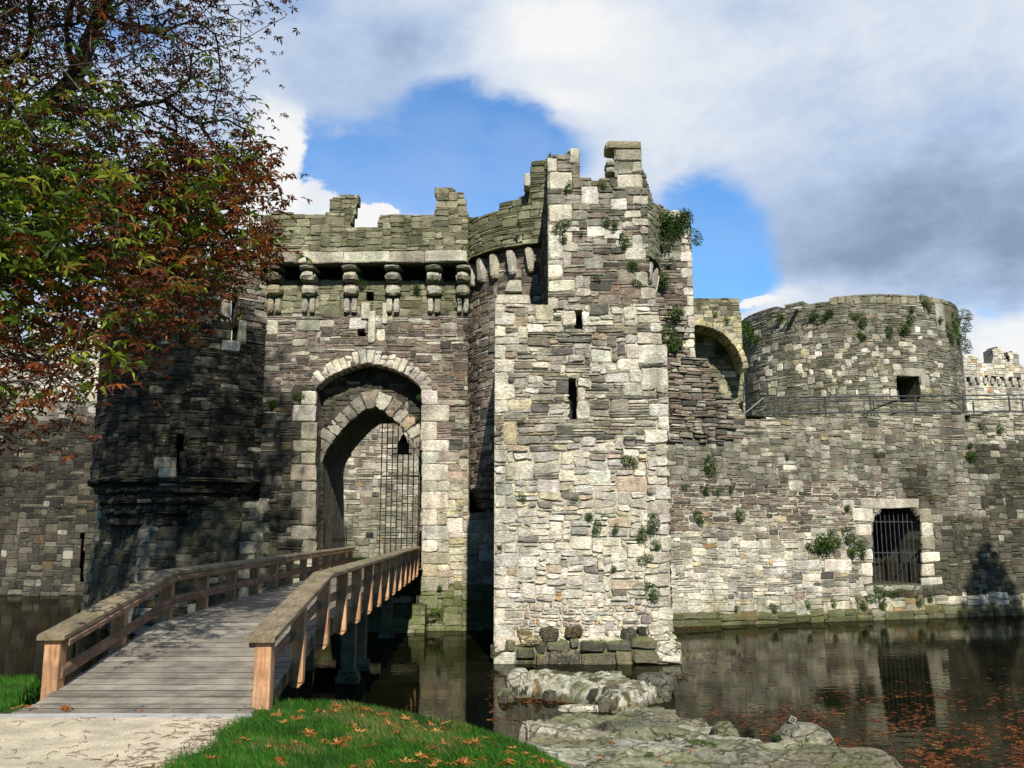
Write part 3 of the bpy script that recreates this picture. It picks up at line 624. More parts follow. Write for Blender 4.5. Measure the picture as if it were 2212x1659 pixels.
# square tower right behind the turret
st_ = wall_thing('square_tower', 'narrow square stone tower with ferns sprouting from its top, just right of the tall turret', 'tower', (8, 43, 0))
SQ = [(1405,470),(1412,442),(1425,440),(1440,452),(1470,456),(1480,460),(1492,478),(1498,500),(1503,650),(1503,1400),(1405,1400)]
YS = 43.0
masonry('front_wall', [(6.6, YS), (9.15, YS)], 6, 21.4, [S('grey', (1,2.5,3,1.2), (.35,.75), (.22,.21,.17), .012, .035, .1), S('brown', (5,3,1), (.35,.9), (.30,.27,.23), .012, .04), S('mixed', (4,3,1), (.3,.75), (.14,.13,.11), .02, .12)],
        lambda px, py, x, z: np.where(py < 560, 0, np.where(py < 665, 1, 2)), lambda px, py, x, z: inpoly(px, py, SQ), None, T=.8, parent=st_, edge_r=('quoin', .6, .35), seed=14, rough=1.3)
masonry('side_wall', [(9.13, YS + .1), (9.13, 48)], 6, 19.6, side, None, None, None, None, T=.6, parent=st_, seed=15, du=.1, rh=(.15,.25))
# arched wall between square tower and round tower
YA = 47.5
aw = wall_thing('arched_wall', 'yellowish stone wall with a large round blind arch between square tower and round tower', 'wall', (11, YA, 0))
cxa, cya, ra = 1500, 808, 106
arcpx = [(cxa + ra * math.cos(R(t)), cya - ra * math.sin(R(t))) for t in range(110, -1, -8)]
AO = arcpx + [(1606, 930), (1400, 930)]
masonry('front_wall', [(9.0, YA), (12.72, YA)], 6, at(1560, 668, YA)[2], [S('grey', (3,3,2), (.35,.75), (.26,.25,.18), .012, .03, .2), S('yellow', (3,3,2), (.35,.75), (.26,.24,.17), .012, .03, .25)], lambda px, py, x, z: (fbm(px / 30, py / 20, 3) > .5).astype(int), lambda px, py, x, z: ~inpoly(px, py, AO) & (py > 668 + (px - 1500) * .05), None, T=1.0, parent=aw, seed=16)
masonry('back_wall', [(8.6, YA + 1.7), (13.1, YA + 1.7)], 6, 17.4, [S('moss', (3,3,2), (.35,.75), (.22,.21,.15), .012, .03, .1)], None, None, None, T=.5, parent=aw, seed=17, reserved=[((1560,800,1590,815),'white'),((1540,830,1570,850),'yellow')])
a = Acc(); pp = segs([at(x, y, YA) for x, y in arcpx], 15); cc = np.array((at(cxa, 0, YA)[0], at(0, cya, YA)[2]))
for i in range(15):
    d0 = (pp[i] - cc); d0 /= np.linalg.norm(d0); d1 = pp[i+1] - cc; d1 /= np.linalg.norm(d1); th = .32; f = lambda q, y: (q[0], y, q[1])
    A, B = pp[i] * .985 + pp[i+1] * .015, pp[i+1] * .985 + pp[i] * .015
    hexa(a, [f(A, YA-.06), f(B, YA-.06), f(B, YA+1.7), f(A, YA+1.7), f(A + d0*th, YA-.06), f(B + d1*th, YA-.06), f(B + d1*th, YA+1.7), f(A + d0*th, YA+1.7)], np.append(pick('yellow', 1)[0], .15), .05, .01)
a.build('arch_ring', [M['stone']], aw)
# round tower
rt = wall_thing('round_tower', 'low broad round stone tower with pale square blocks and one dark square window', 'tower', (20.9, 54.1, 0))
rts = [S('grey', (7,2.5,.5), (.3,.8), (.17,.16,.12), .010, .03, .12)]
blocks = []
for k in range(150):
    x = rng.uniform(1615, 2030); y = 690 + rng.beta(1.6, 1.3) * 160; w = rng.uniform(10, 20) * (1 if x < 2000 else .7); blocks.append(((x, y, x + w, y + rng.uniform(9, 14)), rng.choice(['quoin', 'quoinw', 'grey', 'yellow', 'white'], p=[.38,.14,.26,.16,.06]), .035))
for x in range(1606, 2090, 17): blocks.append(((x, 640, x + 15, 656), 'moss', .04))
masonry('tower_wall', arc(20.9, 54.1, 6.5, 175, 365, 70), 5, 17.25, rts, None, lambda px, py, x, z: ~((vnoise(x * 1.9, z * 0 + 3, 5) > .72) & (z > 17.12)), lambda px, py, x, z: inpoly(px, py, [(1935,812),(1985,811),(1990,855),(1985,868),(1945,868),(1938,840)]),
        None, T=.9, reserved=blocks + [((1930,798,1998,811),'quoin',.06),((1990,812,2006,845),'quoin',.06),((1922,840,1938,860),'quoin',.06)], parent=rt, seed=18, nd=2.2)
for ang, px in ((0, 1722), (0, 2060)):
    a = Acc()
    Y = 49.5 if px < 1800 else 50.5; p = at(px, 672 if px < 1800 else 690, Y); bar(a, p, (p[0] - .35 + (.9 if px > 1800 else 0), Y - .9, p[2] - .05), .22, .08, (.4,.4,.38,0))
    a.build('water_spout', [M['slab']], rt)
# right curtain wall
WC = lambda X: 40.4 + (X - 5.5) * .306
cw = wall_thing('curtain_wall', 'long moat wall of grey rubble with a barred window and railing on top', 'wall', (15, WC(15), 0))
CT_ = [(1300,740),(1440,742),(1500,745),(1520,765),(1545,800),(1556,848),(1590,868),(1612,905),(1800,901),(2000,897),(4000,840),(4000,3000),(1300,3000)]
cs_ = [S('mixed', (3,3,2,.7), (.35,.9), (.30,.28,.22), .012, .035, .08), S('grey', (1,2.5,3.5,1), (.35,.7), (.24,.23,.19), .012, .03, .08), S('brown', (5,3,.8), (.3,.8), (.60,.57,.49), .022, .024), S('mixed', (3,3,2,.8,.2), (.35,.9), (.56,.53,.46), .020, .03),
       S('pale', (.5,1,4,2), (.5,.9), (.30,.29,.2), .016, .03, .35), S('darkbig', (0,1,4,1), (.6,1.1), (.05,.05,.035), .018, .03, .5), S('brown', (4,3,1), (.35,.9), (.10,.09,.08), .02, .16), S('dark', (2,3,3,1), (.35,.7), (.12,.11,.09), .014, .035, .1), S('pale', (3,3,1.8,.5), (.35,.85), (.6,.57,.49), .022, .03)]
def c_style(px, py, x, z):
    n = fbm(px / 90, py / 60, 9); s = np.zeros(px.shape, int); s[py > 960] = 1; s[(py > 1040) & (px < 1900)] = 2; s[(py > 1120) & (n < .52)] = 3; s[(py > 1150) & (n >= .52) & (px < 1880)] = 8; s[(py > 1210) & (px < 1880)] = np.where(n > .4, 8, 3)[(py > 1210) & (px < 1880)]
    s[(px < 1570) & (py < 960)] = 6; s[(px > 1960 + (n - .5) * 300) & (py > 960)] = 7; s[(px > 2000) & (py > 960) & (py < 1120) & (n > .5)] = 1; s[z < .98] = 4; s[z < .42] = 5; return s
WIN = [(1885,1262),(1885,1130),(1890,1115),(1901,1110),(1903,1098),(1966,1098),(1975,1112),(1986,1118),(1990,1130),(1992,1262)]
res = [((1860,1077,1985,1097),'quoin',.06),((1842,1100,1884,1130),'quoinw',.06),((1986,1098,2010,1128),'quoind',.06),((1850,1132,1884,1158),'quoin',.05),((1860,1160,1884,1185),'grey',.05),((1846,1187,1884,1212),'quoin',.05),((1862,1214,1884,1244),'quoin',.05),
       ((1992,1130,2015,1158),'quoin',.05),((1992,1160,2020,1190),'quoind',.05),((1992,1192,2030,1215),'quoinw',.05),((1992,1217,2018,1244),'quoin',.05),((1990,1246,2035,1264),'quoinw',.08),((1855,1246,1884,1264),'quoin',.06),
       ((1705,1040,1735,1062),'quoin'),((1600,1165,1640,1185),'white'),((1780,1208,1840,1232),'quoinw'),((1715,1210,1770,1228),'quoinw'),((1690,1005,1720,1018),'quoin'),((1625,1135,1655,1148),'white'),((1820,1078,1845,1098),'quoinw')]
c_off = lambda u, v: .05 * (v < .98) + .04 * (v < .42)
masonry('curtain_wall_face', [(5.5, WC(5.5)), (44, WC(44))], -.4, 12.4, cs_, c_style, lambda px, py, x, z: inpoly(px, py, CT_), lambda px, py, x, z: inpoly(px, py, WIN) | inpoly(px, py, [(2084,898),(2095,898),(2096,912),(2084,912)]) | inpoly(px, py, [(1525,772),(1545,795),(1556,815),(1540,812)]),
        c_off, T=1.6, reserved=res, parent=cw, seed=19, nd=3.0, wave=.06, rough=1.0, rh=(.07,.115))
a = Acc()
def wp(px, py, back=0.): # point on curtain wall plane (set back)
    dx = (px - CX) / F; dy = (CY - py) / F; wy = math.cos(PITCH) - dy * math.sin(PITCH); k = dx / wy
    Y = (40.4 - 5.5 * .306 + back) / (1 - k * .306); return at(px, py, Y)
for k in range(10):
    px = 1892 + k * 9.7; p, q = wp(px, 1262, .4), wp(px, 1103, .4); tube(a, [p, (p[0], p[1], q[2])], .022, (.2,.2,.2), 5)
for py in (1127, 1194): bar(a, wp(1884, py, .4), wp(1992, py, .4), .05, .05)
o = a.build('window_grille', [M['galv']], cw)
a = Acc(); p, q = wp(1868, 1278), wp(1995, 1262)
hexa(a, [(p[0],p[1]-.05,p[2]),(q[0],q[1]-.05,p[2]),(q[0],q[1]+1.2,p[2]),(p[0],p[1]+1.2,p[2]),(p[0],p[1]-.05,q[2]),(q[0],q[1]-.05,q[2]),(q[0],q[1]+1.2,q[2]),(p[0],p[1]+1.2,q[2])], (.40,.39,.32,.15), .06); a.build('window_sill', [M['stone']], cw)
a = Acc(); a.add([(5.5, 42, 9.85), (44, 53.8, 10.6), (44, 64, 10.6), (5.5, 60, 9.85)], [(0,1,2,3)], (.2,.18,.13,.4)); a.build('wall_walk', [M['stone']], cw)
# railings
rl = empty('metal_railing', wp(1900, 900, .3), 'grey metal railing on the outer edge of the moat wall top, with sloping left end', 'railing')
a = Acc()
for px in (1675, 1785, 1883, 1981, 2085, 2184, 2290):
    b = Acc(); p, q = wp(px, 912, .3), wp(px, 856, .3); tube(b, [p, (p[0], p[1], q[2])], .045, (.2,.2,.2), 6); b.build('railing_post', [M['galv']], rl)
for y0, y1 in ((859, 851), (893, 888)): tube(a, [wp(1650 if y0 == 859 else 1640, y0, .3), wp(2400, y1, .3)], .042, (.2,.2,.2), 6)
tube(a, [wp(1650, 859, .3), wp(1590, 909, .3)], .042, (.2,.2,.2), 6)
a.build('handrail', [M['galv']], rl)
rl = empty('metal_railing', wp(1900, 900, 2.4), 'rear metal railing on the inner side of the wall walk before the round tower', 'railing')
a = Acc()
for px in (1659, 1770, 1889, 1998, 2105, 2212):
    b = Acc(); p, q = wp(px, 905, 2.4), wp(px, 866, 2.4); tube(b, [p, (p[0], p[1], q[2])], .042, (.2,.2,.2), 6); b.build('railing_post', [M['galv']], rl)
for y0, y1 in ((868, 860), (892, 887)): tube(a, [wp(1645, y0, 2.4), wp(2400, y1, 2.4)], .036, (.2,.2,.2), 6)
a.build('handrail', [M['galv']], rl)
# far ruin at right
fr = wall_thing('ruined_tower', 'distant pale ruined tower with broken battlements at the right of the round tower', 'ruin', (42, 80, 0))
FT = [(2080,900),(2080,765),(2112,768),(2118,785),(2140,786),(2146,770),(2143,755),(2158,748),(2172,752),(2168,762),(2174,780),(2182,782),(2178,762),(2194,758),(2200,765),(2202,785),(2216,800),(2260,790),(2300,790),(2300,900)]
masonry('front_wall', [(37, 78), (52, 82)], 8, 24, [S('pale', (3,3,2), (.4,.9), (.36,.33,.28), .02, .05)], None, lambda px, py, x, z: inpoly(px, py, FT), lambda px, py, x, z: (py > 814) & (py < 824) & (np.mod(px, 18) < 10), T=1.2, parent=fr, seed=20, du=.12, rh=(.13,.22), nd=.8)
for x in range(2102, 2290, 18):
    a = Acc()
    p, q = at(x, 826, 78.6), at(x + 6, 812, 78.6); yw = 78 + (p[0] - 37) * .267; block(a, p[0], q[0], yw - .22, yw + .3, p[2], q[2], (.4,.38,.33,0), .1)
    a.build('corbel', [M['stone']], fr)
# left curtain wall
lw = wall_thing('curtain_wall', 'high pale stone wall behind the tree at the far left, standing in the dark moat', 'wall', (-30, 60, 0))
masonry('curtain_wall_face', [(-52, 61), (-17.5, 61)], -.4, at(100, 690, 61)[2], [S('pale', (3,3,2,1), (.4,1.), (.42,.39,.33), .016, .05), S('shade_stain', (3,4,1), (.4,.9), (.08,.075,.065), .016, .04), S('dark', (1,3,3), (.5,1.), (.07,.065,.055), .02, .05), S('grey', (3,3,2), (.4,.9), (.2,.19,.16), .016, .04)],
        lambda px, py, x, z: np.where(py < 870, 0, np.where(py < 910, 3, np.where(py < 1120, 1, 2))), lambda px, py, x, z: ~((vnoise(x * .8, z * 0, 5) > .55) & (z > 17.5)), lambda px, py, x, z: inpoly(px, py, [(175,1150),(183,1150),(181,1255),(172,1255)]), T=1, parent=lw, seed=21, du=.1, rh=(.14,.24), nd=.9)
# courtyard wall beyond the gate
iw = wall_thing('courtyard_wall', 'sunlit rubble stone wall of the inner ward seen through the gate arch', 'wall', (-7, 62, 2.6))
masonry('curtain_wall_face', [(-16.5, 62), (8, 62)], 2.3, 13.8, [S('mixed', (4,4,2,.5), (.35,.8), (.22,.20,.16), .016, .05), S('grey', (3,3,2), (.35,.8), (.15,.14,.11), .016, .05, .2)], lambda px, py, x, z: np.where((py < 1080) & (py > 0), 0, 1), None, None, T=1, parent=iw, seed=22, du=.1, rh=(.13,.2))
# ================================================================== TERRAIN, WATER, PATH
ZR = lambda px, py, Y: at(px, py, Y)[2]
HR = ZR(575, 1376, 11.33) - ZR(575, 1522, 11.33)
YRi = lambda i: 11.33 + 2.10 * i
YLi = lambda i: 12.08 + 2.10 * i
XR = lambda Y: -3.077 - .0816 * (Y - 11.33) / 2.1
XL = lambda Y: -6.06 - .0816 * (Y - 12.08) / 2.1
rz = (ZR(575, 1376, 11.33), ZR(700, 1243, YRi(2)), ZR(900, 1184, YRi(13)))
lz = (ZR(125, 1372, 12.08), ZR(365, 1238, YLi(2)), ZR(755, 1184, YLi(13)))
ZRr = lambda Y: float(np.interp(Y, [YRi(-.3), YRi(0), YRi(2), YRi(13.3)], [rz[0] - .15 * (rz[1] - rz[0]), rz[0], rz[1], rz[2]]))
ZRl = lambda Y: float(np.interp(Y, [YLi(-.3), YLi(0), YLi(2), YLi(13.3)], [lz[0] - .15 * (lz[1] - lz[0]), lz[0], lz[1], lz[2]]))
ZP = ZRr(11.0) - HR - .03      # level of the path at the bridge
def ground_h(x, y):
    x = np.asarray(x, float); y = np.asarray(y, float)
    E = np.interp(x, [-200, -60, -12, -6.9, -6.3, -3.2, -2.9, -2, -.6, .25, 1, 2, 4, 8, 24, 28, 60, 200], [11, 14, 13.5, 13.3, 11.5, 11.4, 11.9, 11.8, 11.25, 10.75, 10.3, 9.5, 9, 9, 9, 26, 26, 20])
    top = np.interp(x, [-3, -2, -.6, .25, .8, 2, 5, 20, 28], [ZP + .03, ZP - .02, ZP - .12, ZP - .25, ZP - .5, .9, .6, .6, 2])
    top = top + (fbm(x * .9, y * .9, 3, 3) - .5) * .12 * ((x > -2.9) | (x < -9))
    near = 1 / (1 + np.exp((y - 3) * 1.2)); top = top * (1 - near) + 2.45 * near
    t = np.clip((y - E) / 1.7, 0, 1); t = t * t * (3 - 2 * t); h = top * (1 - t) + (-1.3) * t
    d = y - E; h = h - .10 * np.clip(1 - np.abs(d + .3) / .9, 0, 1) * (x > -3)
    far = np.where(x < -17, 61.6, np.where(x < 5.5, 45.6, 45.4 + (x - 5.5) * .306)); far = np.where(x > 60, 62, far); far = np.where(x < -70, 70, far)
    return np.where(y > far, 2.5, h)
def axis(lims):
    o = []
    for a, b, s in lims: o += list(np.arange(a, b, s))
    return np.array(o + [lims[-1][1]])
xs = axis([(-1600, -200, 140), (-200, -40, 10), (-40, -12, 1), (-12, 6, .12), (6, 40, 1), (40, 200, 10), (200, 1600, 140)])
ys = axis([(-1600, -100, 150), (-100, 0, 8), (0, 7, .6), (7, 15, .12), (15, 70, .8), (70, 300, 12), (300, 2400, 150)])
XX, YY = np.meshgrid(xs, ys, indexing='ij'); ZZ = ground_h(XX, YY)
a = Acc(); k, l = XX.shape; i, j = np.meshgrid(np.arange(k - 1), np.arange(l - 1), indexing='ij'); i, j = i.ravel(), j.ravel()
a.add(np.stack([XX, YY, ZZ], -1), np.stack([i*l+j, (i+1)*l+j, (i+1)*l+j+1, i*l+j+1], -1))
tag(a.build('ground', [M['ground']], smooth=True), 'turf and soil ground on both sides of the moat', kind='structure')
a = Acc(); a.add([(-75, 5, 0), (62, 5, 0), (62, 66, 0), (-75, 66, 0)], [(0,1,2,3)])
tag(a.build('water', [M['water']]), 'dark still water of the moat reflecting the walls', kind='structure')
# path and edging slab
a = Acc(); pxs = np.linspace(-9.5, -3.05, 30); pys = np.concatenate([np.linspace(-14, 6, 12), np.linspace(6.5, 10.62, 30)])
PX, PY = np.meshgrid(pxs, pys, indexing='ij'); edge = (PX - PX[0:1]) / (PX[-1:] - PX[0:1])
PX2 = PX + edge * (fbm(PY * 1.5, PY * 0 + 2, 8, 3) - .5) * .3 + edge * np.clip(6 - PY, 0, 20) * .22
k, l = PX.shape; i, j = np.meshgrid(np.arange(k - 1), np.arange(l - 1), indexing='ij'); i, j = i.ravel(), j.ravel()
a.add(np.stack([PX2, PY, np.maximum(ZP + .035, ground_h(PX2, PY) + .03)], -1), np.stack([i*l+j, (i+1)*l+j, (i+1)*l+j+1, i*l+j+1], -1))
tag(a.build('path', [M['path']], smooth=True), 'pale sandy gravel path leading to the bridge', kind='structure')
a = Acc(); block(a, -6.35, -3.0, 10.6, 10.98, ZP - .3, ZP + .042, (.4,.4,.38,0), .02, .004)
tag(a.build('pavement', [M['slab']]), 'concrete edging slab between path and bridge deck', kind='structure')
# ================================================================== FOOTBRIDGE
br = empty('footbridge', (-4.6, 10.98, ZP), 'wooden footbridge with brown posts and thick weathered handrails crossing the moat to the gate', 'footbridge')
zdeck = lambda Y, f: .5 * (ZRl(Y + .5) + ZRr(Y)) - HR
a = Acc(); s_ = Acc(); Y = 10.99
while Y < 39.2:
    w = .235; dz = rng.uniform(-.004, .004); x0, x1 = XL(Y) + .06 + rng.uniform(-.02, .02), XR(Y) - .06 + rng.uniform(-.02, .02); Yb = Y + w
    zA, zB = zdeck(Y, 0) + dz, zdeck(Y, 1) + dz; zC, zD = zdeck(Yb, 0) + dz, zdeck(Yb, 1) + dz
    zA = zB = max(ZP + .045, zA); zC = zD = max(ZP + .045, zC); cb = rng.uniform(.72, 1.12)
    hexa(a, [(x0,Y,zA-.05),(x1,Y,zB-.05),(x1,Yb,zD-.05),(x0,Yb,zC-.05),(x0,Y,zA),(x1,Y,zB),(x1,Yb,zD),(x0,Yb,zC)], (cb,cb,cb,0), .004, .001)
    hexa(a, [(x0+.02,Yb-.004,zC-.06),(x1-.02,Yb-.004,zD-.06),(x1-.02,Yb+.03,zD-.06),(x0+.02,Yb+.03,zC-.06),(x0+.02,Yb-.004,zC-.002),(x1-.02,Yb-.004,zD-.002),(x1-.02,Yb+.03,zD+.003),(x0+.02,Yb+.03,zC+.003)], (.2,.17,.13,0), .004, .0015)
    for fx in (.06, .5, .94):
        xm = x0 + (x1 - x0) * fx; zm = zA + (zB - zA) * fx + .002; block(s_, xm - .012, xm + .012, Y + .1, Y + .125, zm - .01, zm + .004, (.02,.02,.02,0), .1, 0)
    Y += w + .026
a.build('deck', [M['deck']], br); tag(s_.build('deck_screws', [M['iron']], br), kind='stuff')
def post(X, Yp, zt_, zbm, first, side):
    w, t = .21, .15; b = Acc(); ch = .06
    x0, x1, y0, y1 = X - w / 2, X + w / 2, Yp - t / 2, Yp + t / 2
    if first: y0 -= .0; y1 = y0 + .2
    # chamfered lower end
    hexa(b, [(x0,y0,zbm+ch),(x1,y0,zbm+ch),(x1,y1,zbm+ch),(x0,y1,zbm+ch),(x0,y0,zt_),(x1,y0,zt_),(x1,y1,zt_),(x0,y1,zt_)], (1,1,1,0), .03, .0015)
    hexa(b, [(x0+ch,y0+.004,zbm),(x1-ch,y0+.004,zbm),(x1-ch,y1-.004,zbm),(x0+ch,y1-.004,zbm),(x0+.002,y0+.002,zbm+ch),(x1-.002,y0+.002,zbm+ch),(x1-.002,y1-.002,zbm+ch),(x0+.002,y1-.002,zbm+ch)], (1,1,1,0), .01, .0005)
    b.build('post', [M['wood_post']], br)
for i in range(14):
    Yp = YRi(i); post(XR(Yp), Yp, ZRr(Yp) - .03, (ZRr(Yp) - HR - .42) if i else ZP - .25, i == 0, 1)
    Yp = YLi(i); post(XL(Yp), Yp, ZRl(Yp) - .03, (ZRl(Yp) - HR - .42) if i else ZP - .25, i == 0, -1)
def rail_run(name, XF, ZF, Ys, w, h, dz, mat, x_off=0, droop=.0):
    b = Acc()
    for (ya, yb) in zip(Ys[:-1], Ys[1:]):
        xa, xb = XF(ya) + x_off, XF(yb) + x_off; n = max(1, int((yb - ya) / .3)); 
        Yv = np.linspace(ya, yb, n + 1); prof = np.array([(-w/2, 0), (w/2, 0), (w/2, h*.7), (w/2 - .03, h), (-w/2 + .03, h), (-w/2, h*.7)])
        v = []
        for yy in Yv:
            x = xa + (xb - xa) * (yy - ya) / (yb - ya); z = ZF(ya) + (ZF(yb) - ZF(ya)) * (yy - ya) / (yb - ya) + dz
            v += [(x + p_[0] + rng.uniform(-.004, .004), yy, z + p_[1] + rng.uniform(-.003, .003)) for p_ in prof]
        v = np.array(v); q = [(i*6+j, i*6+(j+1)%6, (i+1)*6+(j+1)%6, (i+1)*6+j) for i in range(n) for j in range(6)]
        q = [x_[::-1] for x_ in q]; L_ = n * 6
        b.add(v, q + [(0,1,2,5),(5,2,3,4),(L_+5,L_+2,L_+1,L_),(L_+4,L_+3,L_+2,L_+5)], (1,1,1,0))
    return b.build(name, [M[mat]], br)
rail_run('handrail', XR, ZRr, [YRi(-.07), YRi(2), YRi(13.25)], .37, .085, -.03, 'wood_rail', -.03)
rail_run('handrail', XL, ZRl, [YLi(-.07), YLi(2), YLi(13.2)], .37, .085, -.03, 'wood_rail', .0)
rail_run('rail_support', XR, ZRr, [YRi(0), YRi(2), YRi(13.1)], .09, .09, -.13, 'wood_mid', -.15)
rail_run('rail_support', XL, ZRl, [YLi(0), YLi(2), YLi(13.1)], .09, .09, -.13, 'wood_mid', .15)
rail_run('middle_rail', XR, ZRr, [YRi(0), YRi(2), YRi(13.1)], .07, .15, -.55, 'wood_mid', -.10)
rail_run('middle_rail', XL, ZRl, [YLi(0), YLi(2), YLi(13.1)], .07, .15, -.55, 'wood_mid', .10)
for xo, XF, ZF in ((-.24, XR, ZRr), (.24, XL, ZRl), (-1.4, XR, ZRr)):
    rail_run('beam', XF, ZF, [11.5, 15.6, 38.9], .16, .34, -HR - .42, 'beam', xo)
for Yp in (12.2, 26.0, 28.4, 36.8):
    for f in ((.12, .88) if Yp < 13 else (.10, .66)):
        b = Acc(); x = XL(Yp) * (1 - f) + XR(Yp) * f + 0; zt_ = zdeck(Yp, f) - .42
        block(b, x - .2, x + .2, Yp - .18, Yp + .18, -1.3, zt_, (.2,.2,.17,.1), .05, .005); pl_ = b.build('pile', [M['beam']], br)
        if Yp > 13 and f > .5:
            b = Acc(); block(b, x - .34, x + .34, Yp - .3, Yp + .3, -1.3, .38, (.24,.24,.19,.5), .15, .01); b.build('pile_footing', [M['rock']], pl_)
    b = Acc(); block(b, XL(Yp) + .1, XR(Yp) - .1, Yp - .12, Yp + .12, zdeck(Yp, .5) - .62, zdeck(Yp, .5) - .43, (1,1,1,0), .03, .003); b.build('cross_beam', [M['beam']], br)
# stone landing under the far end
st2 = empty('landing_plinth', (-5, 38.6, 0), 'low mossy green stone plinth in the water under the far end of the footbridge', 'plinth')
masonry('plinth_face', [(-8.2, 38.55), (-3.7, 38.55)], -.4, 1.05, [gate_styles[4]], None, None, None, None, T=.8, parent=st2, seed=31)
a = Acc(); block(a, -8.1, -3.7, 38.6, 39.38, .9, 1.12, (.2,.22,.1,.8), .03); a.build('plinth_top', [M['stone']], st2)
# ================================================================== RUBBLE QUAY AND ISLAND (cobbled tops)
def smooth_in(x, y, poly, r):
    s = 0; n = 0
    for rr in (.35, .7, 1.0):
        for t in range(8):
            s = s + inpoly(x + rr * r * math.cos(t * math.pi / 4), y + rr * r * math.sin(t * math.pi / 4), poly); n += 1
    return s / n
def rubble_top(name, poly, ztop, res_, cell, label, cat, pals, amp=.09, r=.25, zlow=-.35, aniso=1.6, mortar=(.55,.53,.46), tilt=0., mossy=.3, gapw=.028, edge=.38, matk='rock', sharp=.6, nfine=.08):
    P_ = np.array(poly); x0, y0 = P_.min(0) - .5; x1, y1 = P_.max(0) + .5
    gx = np.arange(x0, x1, res_); gy = np.arange(y0, y1, res_); X, Y = np.meshgrid(gx, gy, indexing='ij')
    Xw = X + (fbm(X * 2, Y * 2, 21, 3) - .5) * .35; Yw = Y + (fbm(X * 2, Y * 2, 27, 3) - .5) * .35
    m = smooth_in(Xw, Yw, poly, r)
    n = int((x1 - x0) * (y1 - y0) / (cell * cell * aniso)); c = np.stack([rng.uniform(x0, x1, n), rng.uniform(y0, y1, n)], 1)
    f1 = np.full(X.shape, 9.); f2 = f1.copy(); idx_ = np.zeros(X.shape, int); Xd = X + (fbm(X * 5, Y * 5, 31, 3) - .5) * .22; Yd = Y + (fbm(X * 5, Y * 5, 37, 3) - .5) * .22
    for q in range(n):
        d = np.hypot((Xd - c[q, 0]) / aniso, Yd - c[q, 1]); nw = d < f1; f2 = np.where(nw, f1, np.minimum(f2, d)); f1 = np.where(nw, d, f1); idx_ = np.where(nw, q, idx_)
    e = np.clip((f2 - f1) / (cell * .35), 0, 1); hs = rng.uniform(.15, 1, n)[idx_]; tx, ty = rng.uniform(-.12, .12, n)[idx_], rng.uniform(-.12, .12, n)[idx_]
    top = ztop + e ** sharp * hs * amp + ((Xd - c[idx_, 0]) * tx + (Yd - c[idx_, 1]) * ty) * e + (fbm(X * 1.1, Y * 1.1, 41, 3) - .5) * .22 + (fbm(X * 9, Y * 9, 43, 3) - .5) * nfine + tilt * (Y - y0)
    z = zlow + (top - zlow) * np.clip(m * 1.5 - .12, 0, 1) ** .55
    pc = np.concatenate([pick(p_, n)[:, None] for p_ in pals], 1)[np.arange(n), rng.integers(0, len(pals), n)]
    ismort = (f2 - f1 < gapw)[..., None]
    col = np.where(ismort, np.array(mortar), pc[idx_]); al = np.where(rng.uniform(0, 1, n)[idx_] < .25, mossy, mossy * .15)[..., None] * (1 - m[..., None] * .0)
    col = np.concatenate([col, al], -1); wet = (z < .14)[..., None]; col = np.where(wet, col * np.array([.35, .33, .28, 1]), col)
    a = Acc(); k, l = X.shape; i, j = np.meshgrid(np.arange(k - 1), np.arange(l - 1), indexing='ij'); i, j = i.ravel(), j.ravel(); ok = np.maximum.reduce([m[i, j], m[i+1, j], m[i, j+1], m[i+1, j+1]]) > 0
    i, j = i[ok], j[ok]; a.add(np.stack([X, Y, z], -1), np.stack([i*l+j, (i+1)*l+j, (i+1)*l+j+1, i*l+j+1], -1), col.reshape(-1, 4))
    for q in range(len(poly)):
        A_, B_ = np.array(poly[q]), np.array(poly[(q + 1) % len(poly)]); L_ = np.linalg.norm(B_ - A_); n_ = max(1, int(L_ / edge))
        for t in range(n_):
            p = A_ + (B_ - A_) * (t + rng.uniform(.2, .8)) / n_ + rng.uniform(-.06, .06, 2); s1, s2, s3 = rng.uniform(.6, 1.3, 3) * edge * .55; ca, sa = math.cos(q), math.sin(q)
            cx_, cy_ = p; zt_ = ztop * rng.uniform(.35, .95); cor = [(cx_ + (sx_ * s1 * ca - sy_ * s2 * sa) * k_, cy_ + (sx_ * s1 * sa + sy_ * s2 * ca) * k_, z_) for z_, k_ in ((zlow, 1.2), (zt_, .85)) for sx_, sy_ in ((-1,-1),(1,-1),(1,1),(-1,1))]
            cor = np.array(cor) + rng.uniform(-.04, .04, (8, 3)); hexa(a, cor, np.append(pick(rng.choice(pals), 1)[0], .1), .3, .012)
    o = a.build(name, [M[matk]], smooth=False); tag(o, label, cat); return o
qp = [(1130,1572),(1160,1556),(1230,1548),(1300,1542),(1350,1530),(1385,1522),(1420,1524),(1462,1540),(1466,1560),(1500,1556),(1545,1566),(1590,1590),(1640,1598),(1700,1600),(1795,1600),(1830,1625),(1880,1640),(1920,1668),(1990,1720)]
quay = [atz(x, y, .55)[:2] for x, y in qp] + [(7.6, 12.2), (1.2, 11.3), (.2, 12.2)]
rubble_top('stone_quay', quay, .5, .028, .75, 'broad uneven stone platform of a ruined quay beside the grass, lichen-grey with weeds', 'stone platform', ['mixed', 'mixed', 'quoind', 'grey', 'quoin'], .15, .2, mossy=.5, aniso=1.7, mortar=(.17,.16,.13), gapw=.045, matk='slabrock', sharp=.3, nfine=.06)
ip = [(1088,1462),(1100,1452),(1150,1443),(1250,1440),(1340,1442),(1370,1452),(1420,1462),(1440,1475),(1425,1492),(1390,1508),(1375,1522),(1330,1530),(1290,1512),(1200,1500),(1100,1490)]
isl = [atz(x, y, .62 if y < 1470 else .12)[:2] for x, y in ip]
